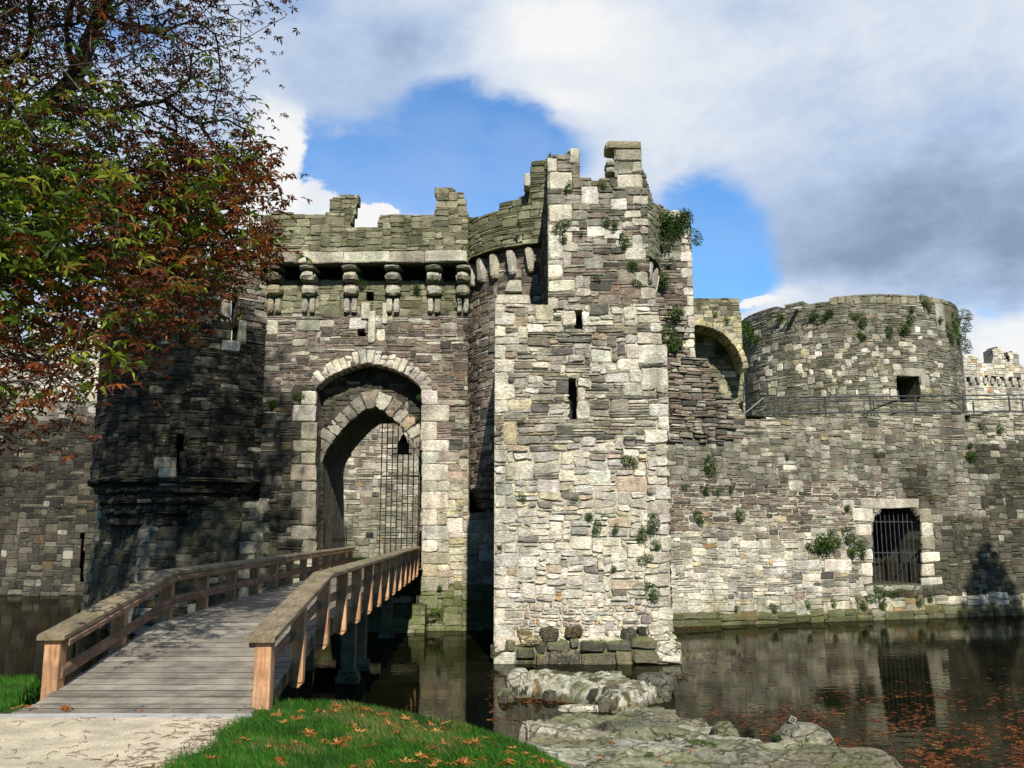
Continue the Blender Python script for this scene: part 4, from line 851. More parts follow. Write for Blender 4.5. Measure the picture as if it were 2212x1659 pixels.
rubble_top('ruined_footing', isl, .28, .035, .33, 'low island of dark cobbles set in white mortar lying in the water before the turret', 'ruined footing', ['dark', 'darkbig', 'dark'], .07, .42, zlow=-.35, aniso=1.35, mortar=(.37,.355,.30), mossy=.45, gapw=.085, matk='cobble', nfine=.07, tilt=.08)
# free boulders
def boulder(name, c, r, label, cat, pal='grey', seed=0, moss=.3, group=None):
    n1, n2 = 18, 28; th = np.linspace(0.001, math.pi - .001, n1); ph = np.arange(n2) * 2 * math.pi / n2; T_, H_ = np.meshgrid(th, ph, indexing='ij')
    d = np.stack([np.sin(T_) * np.cos(H_), np.sin(T_) * np.sin(H_), np.cos(T_)], -1)
    f = 1 + .35 * (fbm(d[..., 0] * 1.6 + seed, d[..., 1] * 1.6 + d[..., 2] * 1.3, seed, 3) - .5) + .12 * (fbm(d[..., 0] * 5 + seed, d[..., 1] * 5 + d[..., 2] * 4, seed + 3, 3) - .5)
    p = np.sign(d) * np.abs(d) ** .75 * np.array(r) * f[..., None]
    a = Acc(); i, j = np.meshgrid(np.arange(n1 - 1), np.arange(n2), indexing='ij'); i, j = i.ravel(), j.ravel(); j2 = (j + 1) % n2
    a.add(p + np.array(c), np.stack([i*n2+j, (i+1)*n2+j, (i+1)*n2+j2, i*n2+j2], -1), np.append(pick(pal, 1)[0], moss))
    o = a.build(name, [M['rock']], smooth=True, origin=c); tag(o, label, cat, group); return o
b1 = atz(1738, 1608, .45); boulder('boulder', (b1[0], b1[1], .45), (.52, .45, .34), 'rounded grey boulder carrying the small diamond sign at the edge of the quay', 'boulder', 'grey', 3, .25)
p = atz(1566, 1590, .5); boulder('boulder', (p[0], p[1], .45), (.26, .3, .28), 'small rounded greenish boulder on the far edge of the stone quay', 'boulder', 'moss', 5, .3)
p = atz(1850, 1655, .4); boulder('boulder', (p[0], p[1], .3), (.7, .7, .32), 'wide flat buff boulder at the bottom right end of the quay', 'boulder', 'grey', 9, .2)
p = atz(1415, 1480, .2); boulder('boulder', (p[0], p[1], .2), (.52, .4, .32), 'blue-grey boulder at the right end of the cobbled island', 'boulder', 'grey', 12, .05)
p = atz(1252, 1530, .05); boulder('boulder', (p[0], p[1], .02), (.5, .2, .12), 'thin flat slab just above the water between the cobbled island and the quay', 'boulder', 'pale', 15, .0)
p = atz(1120, 1478, .1); boulder('boulder', (p[0], p[1], .1), (.34, .4, .38), 'pale boulder at the left end of the cobbled island', 'boulder', 'quoin', 18, .1)
# diamond sign
sp = (b1[0] - .12, b1[1] + .02, .78); sg = empty('marker_sign', sp, 'tiny tilted diamond-shaped sign with XXI lettering standing on a boulder', 'sign')
px_ = lambda px, py: at(px, py, b1[1] + .02)
c0 = px_(1712.5, 1554.5); 
a = Acc(); r1, r2 = (math.cos(R(-28)), math.sin(R(-28))), (math.cos(R(62)), math.sin(R(62)))
def dia(hw, hh, y0, y1): 
    cs_ = [(-hw,-hh),(hw,-hh),(hw,hh),(-hw,hh)]; f = lambda s, y: (c0[0] + s[0]*r1[0] + s[1]*r2[0], y, c0[2] + s[0]*r1[1] + s[1]*r2[1]); return [f(cs_[0],y0),f(cs_[1],y0),f(cs_[1],y1),f(cs_[0],y1),f(cs_[3],y0),f(cs_[2],y0),f(cs_[2],y1),f(cs_[3],y1)]
box8(a, dia(.056, .052, c0[1] - .004, c0[1] + .004)); a.build('sign_plate', [M['rim']], sg)
a = Acc(); box8(a, dia(.045, .041, c0[1] - .008, c0[1] - .0045)); a.build('sign_face', [M['sign']], sg)
a = Acc()
def stroke(s0, s1):
    f = lambda s: (c0[0] + s[0]*r1[0] + s[1]*r2[0], c0[1] - .010, c0[2] + s[0]*r1[1] + s[1]*r2[1]); bar(a, f(s0), f(s1), .003, .006, up=(0,1,0))
for u in (-.026, -.004): stroke((u - .008, -.02), (u + .008, .02)); stroke((u + .008, -.02), (u - .008, .02))
stroke((.022, -.02), (.022, .02)); stroke((.014, .02), (.03, .02)); stroke((.014, -.02), (.03, -.02))
a.build('lettering', [M['rim']], sg)
a = Acc(); tube(a, [(c0[0] + .01, c0[1], c0[2] - .05), (c0[0] + .01, c0[1], c0[2] - .25)], .009, (.3,.3,.3), 6); a.build('sign_stake', [M['rim']], sg)
# ================================================================== GRASS AND LEAVES
def blades(name, pos, hmin, hmax, label, wmul=1., cols=((.02,.085,.006),(.06,.20,.018)), kind='stuff', dead=.03):
    n = len(pos); h = rng.uniform(hmin, hmax, n); ang = rng.uniform(0, 2*math.pi, n); ln = rng.uniform(.1, .7, n) * h; la = rng.uniform(0, 2*math.pi, n) * .35 + 2.6
    lx, ly = np.cos(la) * ln, np.sin(la) * ln; w = rng.uniform(.0022, .0045, n) * wmul; wx, wy = np.cos(ang) * w, np.sin(ang) * w
    x, y, z = pos.T
    v = np.stack([np.stack([x - wx, y - wy, z - .02], 1), np.stack([x + wx, y + wy, z - .02], 1), np.stack([x + wx*.8 + lx*.4, y + wy*.8 + ly*.4, z + h*.62], 1), np.stack([x - wx*.8 + lx*.4, y - wy*.8 + ly*.4, z + h*.62], 1), np.stack([x + lx, y + ly, z + h], 1)], 1)
    t = rng.uniform(0, 1, (n, 1)) ** 1.3; patch = fbm(x * 2, y * 2, 51, 3)[:, None]; c = np.array(cols[0]) * (1 - t) + np.array(cols[1]) * t; c = c * (.6 + .8 * patch)
    dd = rng.uniform(0, 1, (n, 1)) < dead + .35 * (fbm(x * 1.4, y * 1.4, 57, 3)[:, None] > .60); c = np.where(dd, np.array((.22,.19,.07)), c); c = np.concatenate([c, np.zeros((n, 1))], 1)
    b_ = np.arange(n)[:, None] * 5; a = Acc()
    a.add(v.reshape(-1, 3), b_ + np.array([[0,1,2,3]]), np.repeat(c, 5, 0), 0, b_ + np.array([[3,2,4]]))
    o = a.build(name, [M['blade']]); return tag(o, label, None, None, kind)
cand = np.stack([rng.uniform(-3.5, 3, 260000), rng.uniform(7.6, 13, 260000)], 1)
x, y = cand.T; z = ground_h(x, y); px, py = proj(x, y, z)
edgeX = -3.05 + (fbm(y * 1.5, y * 0 + 2, 8, 3) - .5) * .3 + np.clip(6 - y, 0, 20) * .22
ok = (z > .25) & (py < 1700) & (x > np.where(y > 10.55, -2.98, edgeX) - rng.exponential(.03, len(x))) & (px < 1400) & (rng.uniform(0, 1, len(x)) < .55)
ok &= (y < 11.9 + .2)
blades('grass', np.stack([x, y, z], 1)[ok], .05, .11, 'lush green grass on the rounded bank right of the path')
cand = np.stack([rng.uniform(-10, -6.15, 60000), rng.uniform(10.5, 14.2, 60000)], 1); x, y = cand.T; z = ground_h(x, y); px, py = proj(x, y, z); ok = (z > .3) & (px > -60) & ((y > 10.7) | (x < -9.3))
blades('grass', np.stack([x, y, z], 1)[ok], .05, .13, 'shaded green grass on the bank left of the bridge')
# chestnut leaf: leaflets radiating from a stalk
def leaf_pts(n, cen, size, nl=5, droop=.35, flat=False):
    """vectorised palmate leaves; returns verts (n*nl*4,3)"""
    out = []; yaw = rng.uniform(0, 2*math.pi, n); pit = rng.uniform(-.6, .6, n) if not flat else rng.uniform(-.15, .15, n); rol = rng.uniform(-.6, .6, n) if not flat else rng.uniform(-.15, .15, n)
    cy, sy, cp, sp_, cr, sr = np.cos(yaw), np.sin(yaw), np.cos(pit), np.sin(pit), np.cos(rol), np.sin(rol)
    Rm = np.stack([np.stack([cy*cp, cy*sp_*sr - sy*cr, cy*sp_*cr + sy*sr], 1), np.stack([sy*cp, sy*sp_*sr + cy*cr, sy*sp_*cr - cy*sr], 1), np.stack([-sp_, cp*sr, cp*cr], 1)], 1)
    for k in range(nl):
        a_ = (k - (nl - 1) / 2) * (2*math.pi*.78 / nl) + rng.uniform(-.15, .15, n); L = size * (1 - .25 * abs(k - (nl-1)/2) / ((nl-1)/2)) * rng.uniform(.8, 1.1, n); w = L * rng.uniform(.14, .2, n)
        dr = droop * rng.uniform(.3, 1.7, n)
        base = np.zeros((n, 3)); d = np.stack([np.cos(a_), np.sin(a_), 0*a_], 1); s = np.stack([-np.sin(a_), np.cos(a_), 0*a_], 1)
        mid = d * (L*.6)[:, None]; mid[:, 2] -= dr * L * .25; tip = d * L[:, None]; tip[:, 2] -= dr * L * .85; up = np.zeros((n, 3)); up[:, 2] = w * .45
        q = np.stack([base, mid + s*w[:, None] + up, tip, mid - s*w[:, None] + up], 1)
        out.append(np.einsum('nij,nkj->nki', Rm, q) + cen[:, None])
    return np.stack(out, 1)  # n,nl,4,3
def add_leaves(acc, cen, size, cols, nl=5, droop=.35, flat=False):
    n = len(cen); v = leaf_pts(n, cen, size, nl, droop, flat); k = n * nl; b_ = np.arange(k)[:, None] * 4
    c = np.repeat(np.concatenate([cols, np.zeros((n, 1))], 1), nl * 4, 0); c[:, :3] *= np.repeat(rng.uniform(.8, 1.25, (k, 1)), 4, 0)
    t = np.concatenate([b_ + np.array([[0,1,2]]), b_ + np.array([[0,2,3]])]); acc.add(v.reshape(-1, 3), None, c, 0, t)
LV = []
for v_ in range(5):
    a = Acc(); add_leaves(a, rng.uniform(-.05, .05, (2, 3)) * [1, 1, .3], rng.uniform(.10, .17, 2), np.array([(.46,.16,.035),(.36,.11,.025),(.52,.22,.05),(.25,.085,.025),(.42,.19,.06)])[[v_, (v_ + 2) % 5]], 5, [.9,1.4,-.9,1.8,-1.4][v_])
    o = a.build('fallen_leaf', [M['dead']]); LV.append(o.data); bpy.data.objects.remove(o)
def put_leaf(px, py, z_fn, s, label, group, mat=None):
    # find the ground along the viewing ray
    lo = 6.0
    for Y in np.arange(7.5, 30, .02):
        p = at(px, py, Y)
        if p[2] <= z_fn(p[0], p[1]) + .04: break
    o = bpy.data.objects.new('fallen_leaf', random.choice(LV)); COL.objects.link(o); o.location = (p[0], p[1], p[2] + .02); o.rotation_euler = (random.uniform(-.25,.25), random.uniform(-.25,.25), random.uniform(0, 6.3)); o.scale = (s, s, s * .38)
    tag(o, label, 'leaf', group)
gh = lambda x, y: float(ground_h(x, y))
LP = [(520,1560),(548,1558),(600,1548),(640,1558),(655,1540),(698,1545),(735,1530),(760,1535),(780,1540),(792,1533),(820,1548),(830,1563),(845,1570),(858,1578),(868,1570),(885,1560),(902,1575),(925,1583),(760,1572),(775,1580),(665,1590),(700,1600),(738,1608),(746,1600),(640,1610),(935,1570),(955,1575),(900,1598),(960,1610),(985,1598),(1008,1605),(1025,1608),(1060,1600),(1075,1612),(910,1640),(928,1632),(940,1645),(955,1650),(1000,1640),(1015,1650),(870,1650),(790,1648),(1130,1632),(1150,1640),(1165,1645),(1180,1636),(1190,1650),(470,1640),(610,1640),(585,1620),(800,1612),(1040,1640),(1090,1650),(530,1600),(1105,1622)]
lab = {0: 'orange chestnut leaf on the crest of the green grass bank near the bridge', 1: 'curled orange-brown chestnut leaf lying lower on the green grass bank'}
LP += [(q[0] + random.uniform(-22, 22), q[1] + random.uniform(-4, 14)) for q in LP]
LP = [q for q in LP if inpoly(q[0], q[1], [(420,1665),(520,1575),(600,1540),(700,1526),(800,1532),(1000,1574),(1120,1618),(1225,1665)])]
for px, py in LP:
    g = 0 if py < 1585 else 1; put_leaf(px + random.uniform(-4, 4), py, gh, random.uniform(.45, .85), lab[g], 'chestnut leaves on the crest of the bank' if g == 0 else 'chestnut leaves low on the grass bank')
for px, py in ((1490,1625),(1425,1640),(1445,1648),(1180,1635),(1320,1605),(1300,1640)): put_leaf(px, py, lambda x, y: .58, .55, 'reddish dead leaf lying on the pale stone quay', 'dead leaves on the quay')
for px, py in ((30,1535),(75,1530),(135,1528),(150,1532)): put_leaf(px, py, gh, .7, 'brown dead leaf in the grass beside the left bridge post', 'dead leaves left of the bridge')
for px, py in ((370,1538),(305,1538)): put_leaf(px, py, lambda x, y: ZP + .06, .35, 'small brown leaf lying on the first deck boards', 'leaves on the deck edge')
# twigs scattered on path edge
a = Acc()
for k in range(260):
    t = rng.uniform(0, 1) ** .5 if k < 170 else rng.uniform(0, 1); y = rng.uniform(8.0, 10.6); x = -3.1 - (1 - t) * (.8 if k < 170 else 4.5) ; zz = float(max(ZP + .035, ground_h(x, y) + .03)) + .008; an = rng.uniform(0, 6.3); L = rng.uniform(.06, .22); b_ = rng.uniform(-.03, .03)
    tube(a, [(x, y, zz), (x + math.cos(an)*L/2 - b_*math.sin(an), y + math.sin(an)*L/2 + b_*math.cos(an), zz + .008), (x + math.cos(an)*L, y + math.sin(an)*L, zz)], .0028, (.12,.06,.035), 4)
tag(a.build('twig_litter', [M['bark']]), 'thin brown twigs scattered over the gravel path', kind='stuff')
# floating leaves
a = Acc(); P_ = []
while len(P_) < 2300:
    px, py = rng.uniform(1440, 2230), rng.uniform(1335, 1680); w = 0
    t = (py - 1440) / 220; 
    if py > 1415: w = np.clip(t * 1.1, 0, 1) * np.clip((px - 1470 - (1659 - py) * .1) / 260, .08, 1) * (.1 + 1.6 * (fbm(px / 45, py / 14, 61, 3) > .5))
    if 1400 < py < 1460 and 1480 < px < 1640: w = max(w, .55 * (fbm(px / 25, py / 10, 62) > .48))
    if rng.uniform() < w * .55: p = atz(px, py, 0); P_.append((p[0], p[1], .006))
for k in range(150): p = atz(rng.uniform(1450, 1530), rng.uniform(1345, 1358), 0); P_.append((p[0], p[1], .006))
for k in range(120): p = atz(rng.uniform(1095, 1240), rng.uniform(1500, 1520) , 0); P_.append((p[0], p[1], .006))
for k in range(90): p = atz(rng.uniform(1050, 1120), rng.uniform(1455, 1560), 0); P_.append((p[0], p[1], .006))
P_ = np.array(P_); n = len(P_); cc = np.array([(.17,.05,.012),(.12,.035,.010),(.24,.09,.02),(.07,.03,.012),(.28,.20,.05)])[rng.choice(5, n, p=[.34,.28,.2,.15,.03])]
add_leaves(a, P_, rng.uniform(.05, .12, n), cc, 4, .0, True)
a_v = np.concatenate(a.v); a.v = [np.stack([a_v[:, 0], a_v[:, 1], np.clip(a_v[:, 2], .002, .02)], 1)]
tag(a.build('floating_leaves', [M['dead']]), 'orange and brown leaves floating on the dark moat water', kind='stuff')
# ================================================================== TREES
def make_tree(name, label, trunk, limbs, targets, rad0, leaf_fn, bark=(.055,.048,.038), root_r=.45, split_min=.008):
    T_ = np.array(targets); nodes = [np.array(p, float) for p in trunk]; par = [-1] + list(range(len(trunk) - 1)); LT = len(trunk)
    d0 = np.linalg.norm(T_ - np.array(trunk[-1]), axis=1); order = np.argsort(d0)
    NP = np.array(nodes); depth = list(np.cumsum([0] + list(np.linalg.norm(np.diff(NP, axis=0), axis=1))))
    for li_ in limbs:
        pv = li_[0]
        for q_ in li_[1:]: nodes.append(np.array(q_, float)); par.append(pv); depth.append(depth[pv] + np.linalg.norm(nodes[-1] - nodes[pv])); pv = len(nodes) - 1
    NP = np.array(nodes); NT = len(nodes); keep_off = [0, 1, 2]
    tips = []
    for k in order:
        t = T_[k]; D = np.linalg.norm(NP - t, axis=1) + .22 * np.array(depth); D[:3] += 4; j = int(np.argmin(D)); base = NP[j]; L = np.linalg.norm(t - base); ns = max(1, int(L / .55)); prev = j
        for s_i in range(1, ns + 1):
            f = s_i / ns; p = base + (t - base) * f; 
            if s_i < ns: p = p + rng.uniform(-1, 1, 3) * .09 * min(1, L / 2) + np.array((0, 0, -.10 * L * math.sin(f * math.pi) * .4))
            nodes.append(p); par.append(prev); depth.append(depth[prev] + L / ns); prev = len(nodes) - 1
        NP = np.array(nodes); tips.append(prev)
    n = len(nodes); load = np.zeros(n)
    for t in tips: load[t] += 1
    for k in range(n - 1, 0, -1): load[par[k]] += load[k]
    rad = np.maximum(.007, root_r * (np.maximum(load, .3) / load[0]) ** .5)
    for k in range(LT, NT): rad[k] = max(rad[k], .06 + .011 * max(0, 13.5 - abs(NP[k][0] + 14)))
    a = Acc()
    for k in range(1, n):
        p0, p1 = NP[par[k]], NP[k]; m_ = (p0 + p1) / 2 + rng.uniform(-1, 1, 3) * .02; r0 = min(rad[par[k]], rad[k] * 1.35); tube(a, [p0, m_, p1], [r0, (r0 + rad[k]) / 2, rad[k]], bark, 8 if rad[k] > .05 else 4)
    root = empty(name, trunk[0], label, 'tree')
    a.build('trunk', [M['bark']], root, smooth=True)
    leaf_fn(root, T_)
    return root
CP = [(-260,-300),(560,-300),(600,-120),(625,0),(626,40),(612,75),(575,100),(560,135),(545,185),(520,200),(545,235),(552,270),(560,320),(600,335),(585,360),(606,380),(598,420),(625,440),(590,475),(578,540),(585,590),(520,590),(470,620),(500,650),(430,690),(440,715),(395,730),(300,800),(230,850),(150,900),(60,960),(-100,990),(-400,1000),(-400,-300)]
tg = []; 
while len(tg) < 1900:
    px, py = rng.uniform(-300, 640), rng.uniform(-260, 1000)
    if not inpoly(px, py, CP): continue
    Y = rng.uniform(9.5, 17) if px < 350 else rng.uniform(11.5, 17)
    if py < 330 and px > 180 and rng.uniform() < .35: continue
    tg.append(at(px, py, Y))
for k in range(230):
    q_ = (rng.uniform(300, 610), rng.uniform(320, 640))
    if inpoly(q_[0], q_[1], CP): tg.append(at(q_[0], q_[1], rng.uniform(11.5, 16)))
vis = np.array(tg)
tt = (vis[:, 2] - 3) / .643; gx_ = vis[:, 0] - .113 * tt; gy_ = vis[:, 1] + .757 * tt
vis = vis[~((gx_ > -6.3) & (gx_ < -3.2) & (gy_ < 33) & (rng.uniform(0, 1, len(vis)) < .55))]
up = []
while len(up) < 1500:   # upper crown, above the frame
    p = np.array((rng.uniform(-20, -4.5), rng.uniform(3, 22), rng.uniform(10, 34))); c = np.array((-12.3, 12.6, 22.8)); d = np.abs((p - c) / np.array((7.6, 9.3, 11.3)))
    t_ = (p[2] - 3) / .643
    if -6.4 < p[0] - .113 * t_ < -3.2 and p[1] + .757 * t_ < 33: continue
    if (d ** 2.6).sum() < 1 and proj(*p)[1] < -120: up.append(p)
for k in range(110):
    p = (rng.uniform(-13, -7), rng.uniform(8, 12), rng.uniform(7, 16))
    if proj(*p)[0] < -60: up.append(np.array(p))
allt = np.concatenate([vis, np.array(up)])
def chestnut_leaves(root, T_):
    a = Acc(); px, py = proj(T_[:, 0], T_[:, 1], T_[:, 2]); n = len(T_)
    per = np.where((py < 330) & (px > 60), 10, 10); per = np.where(py < -100, 19, per); per = np.where((py > 760), 4, per); per = np.where((px > 480) & (py < 230), 5, per)
    idx_ = np.repeat(np.arange(n), per); k = len(idx_); off = rng.normal(0, 1, (k, 3)) * np.array((.26, .26, .2)); cen = T_[idx_] + off
    qx, qy = px[idx_], py[idx_]; out = qy < -100
    green = np.clip(1.1 - qx / 330, 0, 1) * np.clip((qy - 130) / 120, 0, 1) * np.clip((760 - qy) / 200, 0, 1); nz = fbm(cen[:, 0] * .8, cen[:, 2] * .8, 71, 3)
    r_ = rng.uniform(0, 1, k); isg = r_ < green * (.15 + nz * .9) + .08 + .25 * (fbm(cen[:, 0] * 1.1 + 9, cen[:, 2] * 1.1, 77, 2) > .66) * (qy > 300)
    G = np.array([(.09,.15,.014),(.17,.24,.02),(.28,.31,.035),(.05,.09,.012)])[rng.integers(0, 4, k)]; O = np.array([(.17,.045,.012),(.11,.03,.010),(.26,.08,.016),(.07,.022,.01),(.20,.10,.02)])[rng.choice(5, k, p=[.28,.27,.2,.17,.08])]
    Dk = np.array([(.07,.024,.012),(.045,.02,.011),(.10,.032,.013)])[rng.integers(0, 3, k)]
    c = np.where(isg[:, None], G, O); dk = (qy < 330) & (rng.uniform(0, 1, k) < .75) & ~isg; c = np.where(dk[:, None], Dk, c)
    big = np.where(isg, 1.4, 1.0) * np.where(qy < 330, .72, 1.) * np.where(out, 1.7, 1.)
    add_leaves(a, cen, rng.uniform(.10, .17, k) * big, c, 5, .5)
    a.build('crown', [M['leaf']], root)
trunk = [(-13.2, 12.0, ZP - .3), (-13.1, 12.0, 3.5), (-13.0, 12, 5.5), (-12.9, 11.9, 8), (-12.7, 11.6, 11), (-12.4, 11.2, 14), (-12.2, 10.9, 17.5), (-11.8, 10.6, 21), (-11.5, 10.3, 25), (-11.4, 10.2, 28.5)]
limbs = [[3, (-11.2, 12.8, 9.2), (-9.6, 13.5, 10.2), (-8.3, 14, 11.0), (-7.6, 14.2, 12.0), (-7.25, 14.2, 13.2), (-6.9, 14.1, 14.8)], [2, (-11, 12.2, 6.6), (-9.2, 13.0, 7.6), (-7.6, 13.4, 8.3), (-6.2, 13.7, 8.8)], [4, (-11, 12.6, 12.4), (-9.4, 13.4, 13.4), (-8.0, 13.8, 14.8), (-7.2, 13.9, 16.6)]]
make_tree('chestnut_tree', 'large horse chestnut in rusty orange and green autumn leaf overhanging the moat at the left', trunk, limbs, allt, .4, chestnut_leaves, root_r=.33)
# evergreens standing outside the frame that throw the shade at the foot of the right wall
for tx, ty, top, wd, lb in ((28.1, 22.5, 23.8, 9.5, 'tall narrow dark evergreen standing on the right bank'), (32.0, 22.0, 22.9, 11, 'broader dark evergreen farther along the right bank')):
    tr = empty('yew_tree', (tx, ty, 1.5), lb, 'tree'); a = Acc(); tube(a, [(tx, ty, 1.0), (tx, ty, 10), (tx, ty, top - 1)], [.5, .35, .05], (.06,.045,.035), 10); a.build('trunk', [M['bark']], tr, smooth=True)
    k = 8000; zz = 3 + (top - 3) * (1 - rng.uniform(0, 1, k) ** .65); rr = ((top - zz + .05) / 20) ** .7 * wd * .72 * rng.uniform(.05, 1, k) ** .5; th = rng.uniform(0, 6.3, k); cen = np.stack([tx + rr*np.cos(th), ty + rr*np.sin(th), zz], 1)
    a = Acc(); add_leaves(a, cen, rng.uniform(.2, .4, k), np.array([(.03,.06,.02)]) * rng.uniform(.6, 1.3, (k, 1)), 4, .3); a.build('crown', [M['leaf']], tr)
# ================================================================== WALL PLANTS
PV_ = []
for v_ in range(4):
    a = Acc(); n = [70, 110, 90, 60][v_]; th = rng.uniform(0, 6.3, n); rr = rng.uniform(0, 1, n) ** .6; cen = np.stack([rr*np.cos(th)*[1,.9,.7,1.2][v_], -.25 - .5*(1 - rr**2)*rng.uniform(.2, 1, n), rr*np.sin(th)*[.8,.9,1.3,.6][v_]], 1) * .5
    g = np.array([(.045,.10,.018),(.07,.14,.02),(.03,.07,.015),(.12,.18,.03)])[rng.integers(0, 4, n)]; add_leaves(a, cen, rng.uniform(.12, .3, n), g, 3, .4); o = a.build('wall_plant', [M['leaf']]); PV_.append(o.data); bpy.data.objects.remove(o)
def cyl(px, py, cx, cy, r):
    dx, Yd, _ = at(px, py, 1.0); A = dx*dx + 1; B = -2*(dx*cx + cy); C_ = cx*cx + cy*cy - r*r; D = B*B - 4*A*C_
    Y = (-B - math.sqrt(max(D, 0))) / (2*A); return at(px, py, Y)
def plants(lst, fn, label, group, nm='wall_plant'):
    for e in lst:
        px, py, s = e[:3]; p = fn(px, py); o = bpy.data.objects.new(nm, PV_[random.randrange(4)] if len(e) < 4 else PV_[e[3]]); COL.objects.link(o); o.location = p
        k_ = s / F * p[1]; o.scale = (k_, k_ * .8, k_); o.rotation_euler = (0, random.uniform(-.6, .6), 0); tag(o, label, 'plant', group if len(lst) > 1 else None)
plants([(1212,487,40)], lambda x, y: at(x, y, YU - .08), 'large dark green bushy tuft on the left of the turret top, below the broken battlement', None)
plants([(1218,515,22),(1310,478,24),(1330,482,22),(1348,520,28),(1345,505,16),(1255,505,14),(1230,402,24),(1300,398,20),(1325,495,14)], lambda x, y: at(x, y, YU - .08), 'small green tuft on the upper turret wall below its battlements', 'tufts on the turret top')
plants([(1365,572,24),(1290,600,18),(1375,610,22)], lambda x, y: at(x, y, YU - .08), 'small green tuft on the thin-coursed band midway up the turret top', 'tufts midway up the turret top')
plants([(1357,992,34),(1128,1073,18,2),(1240,1078,16),(1290,1137,26,2),(1330,1142,18),(1272,1115,18),(1387,1155,26),(1392,1205,30),(1412,1130,34,2),(1418,1175,18,2),(1408,1275,34,2),(1325,1228,14),(1080,1180,14),(1125,912,14)], lambda x, y: at(x, y, YT - .08), 'green tuft growing from joints of the lower turret front', 'tufts on the lower turret front')
plants([(1440,478,52,1),(1478,470,44,1),(1465,492,34,1),(1442,515,46,2),(1501,512,36,2)], lambda x, y: at(x, y, YS - .2), 'dense fern and ivy clump crowning the square tower', 'ivy clumps on the square tower top')
plants([(1460,672,42),(1447,728,50,2),(1455,745,40),(1432,605,34),(1412,590,26),(1449,560,18)], lambda x, y: at(x, y, YS - .3), 'dark green plant low on the square tower beside the turret edge', 'plants low on the square tower')
plants([(1545,675,14),(1570,690,14),(1555,730,14),(1553,760,24)], lambda x, y: at(x, y, YA - .1 if y < 700 else YA + 1.6), 'little green weed on the arched wall', 'weeds on the arched wall')
RTf = lambda x, y: cyl(x, y, 20.9, 54.1, 6.56)
plants([(1612,705,30),(1622,722,34),(1615,745,34),(1632,735,26)], RTf, 'bright green ivy at the left edge of the round tower next to the arch', 'ivy at the round tower left edge')
plants([(1685,688,24),(1698,697,16),(1755,680,28),(1773,690,22),(1791,676,22),(1842,682,16),(1860,690,28),(1855,720,18),(1865,728,16),(1920,716,22),(1952,710,28),(1966,688,22),(1968,668,16),(1995,648,24),(2005,662,18),(2030,690,18)], RTf, 'small green tuft on the upper half of the round tower', 'tufts on the round tower')
plants([(2052,715,34,2),(2062,690,30,2),(2070,725,36,2),(2080,700,34,2),(2086,680,26,2),(2082,745,34,2)], RTf, 'trailing ivy curtain at the right edge of the round tower', 'ivy at the round tower right edge')
CWf = lambda x, y: wp(x, y, -.08)
plants([(1534,1003,36,2),(2096,985,26),(2095,960,16),(1480,1050,18),(1525,1055,26),(1545,1060,18),(1510,1115,26,2),(1598,1110,24,2),(1830,1095,14),(1812,1170,14),(2160,925,20),(2120,920,18),(1580,1055,14),(1700,985,12),(1745,1180,12)], CWf, 'green tuft in the joints of the long moat wall away from the window', 'tufts on the moat wall')
plants([(1778,1172,44,1),(1800,1165,34),(1757,1180,30),(1830,1155,30,2),(1855,1170,34,2),(1840,1190,24),(1862,1195,22)], CWf, 'lush green creeper on the moat wall just left of the barred window', 'creeper left of the barred window')
plants([(1900,1275,30,3),(1880,1290,26,3),(1930,1282,22,3),(1860,1300,26,2),(1800,1302,16,2),(1985,1295,22,2),(2010,1290,18,2),(1670,1312,18,2),(1590,1315,12,2),(1745,1305,14,2),(1905,1300,24,2)], CWf, 'green weeds along the foot of the moat wall near the waterline', 'weeds at the foot of the moat wall')
plants([(935,1325,34,3),(912,1310,16),(950,1268,12)], lambda x, y: at(x, y, YG - .15), 'ivy tuft on the mossy wall foot right of the bridge end', 'tufts at the gate wall foot')
plants([(778,605,26,2),(840,628,16),(900,622,20),(668,600,14)], lambda x, y: at(x, y, YG - .15), 'small plant hanging between the corbels above the gate', 'plants between the corbels')
plants([(645,855,24),(1005,535,24),(1120,485,16),(1178,470,18),(590,870,20),(905,858,14)], lambda x, y: at(x, y, 37.0 if x > 950 else YG - .1), 'small green plant on the gatehouse wall around the arch and drum parapet', 'plants on the gatehouse')
def qz(px, py): p = atz(px, py, .62); return (p[0], p[1], .60)
for px, py, s in ((1500,1603,34),(1530,1607,30),(1480,1598,20),(1420,1600,20),(1400,1630,30),(1560,1622,18),(1680,1594,34),(1742,1598,28),(1370,1580,18),(1450,1585,16),(1610,1640,16)):
    p = qz(px, py); o = bpy.data.objects.new('weed', PV_[3]); COL.objects.link(o); k_ = s / F * p[1]; o.location = p; o.rotation_euler = (R(-75), 0, random.uniform(0, 6)); o.scale = (k_, k_*.6, k_*.6); tag(o, 'low green weed rooted in the cracks of the stone quay', 'weed', 'weeds on the quay')
# ================================================================== SKY, SUN, CAMERA
SUN_AZ, SUN_EL = R(8.5), R(40)     # azimuth measured from behind the viewer towards the right
w = bpy.data.worlds.new('World'); scene.world = w; w.use_nodes = True; nt = w.node_tree; L = nt.links
bg = nt.nodes['Background']; sky = N(nt, 'ShaderNodeTexSky', sky_type='NISHITA'); sky.sun_disc = False; sky.sun_elevation = SUN_EL; sky.sun_rotation = math.pi - SUN_AZ
sky.air_density = 1.0; sky.dust_density = .3; sky.ozone_density = 2.5
tc = N(nt, 'ShaderNodeTexCoord'); V = tc.outputs['Generated']; sx = N(nt, 'ShaderNodeSeparateXYZ'); L.new(V, sx.inputs[0])
yy = mth(nt, 'MAXIMUM', sx.outputs[1], .06); gx = mth(nt, 'DIVIDE', sx.outputs[0], yy); gz = mth(nt, 'DIVIDE', sx.outputs[2], yy)
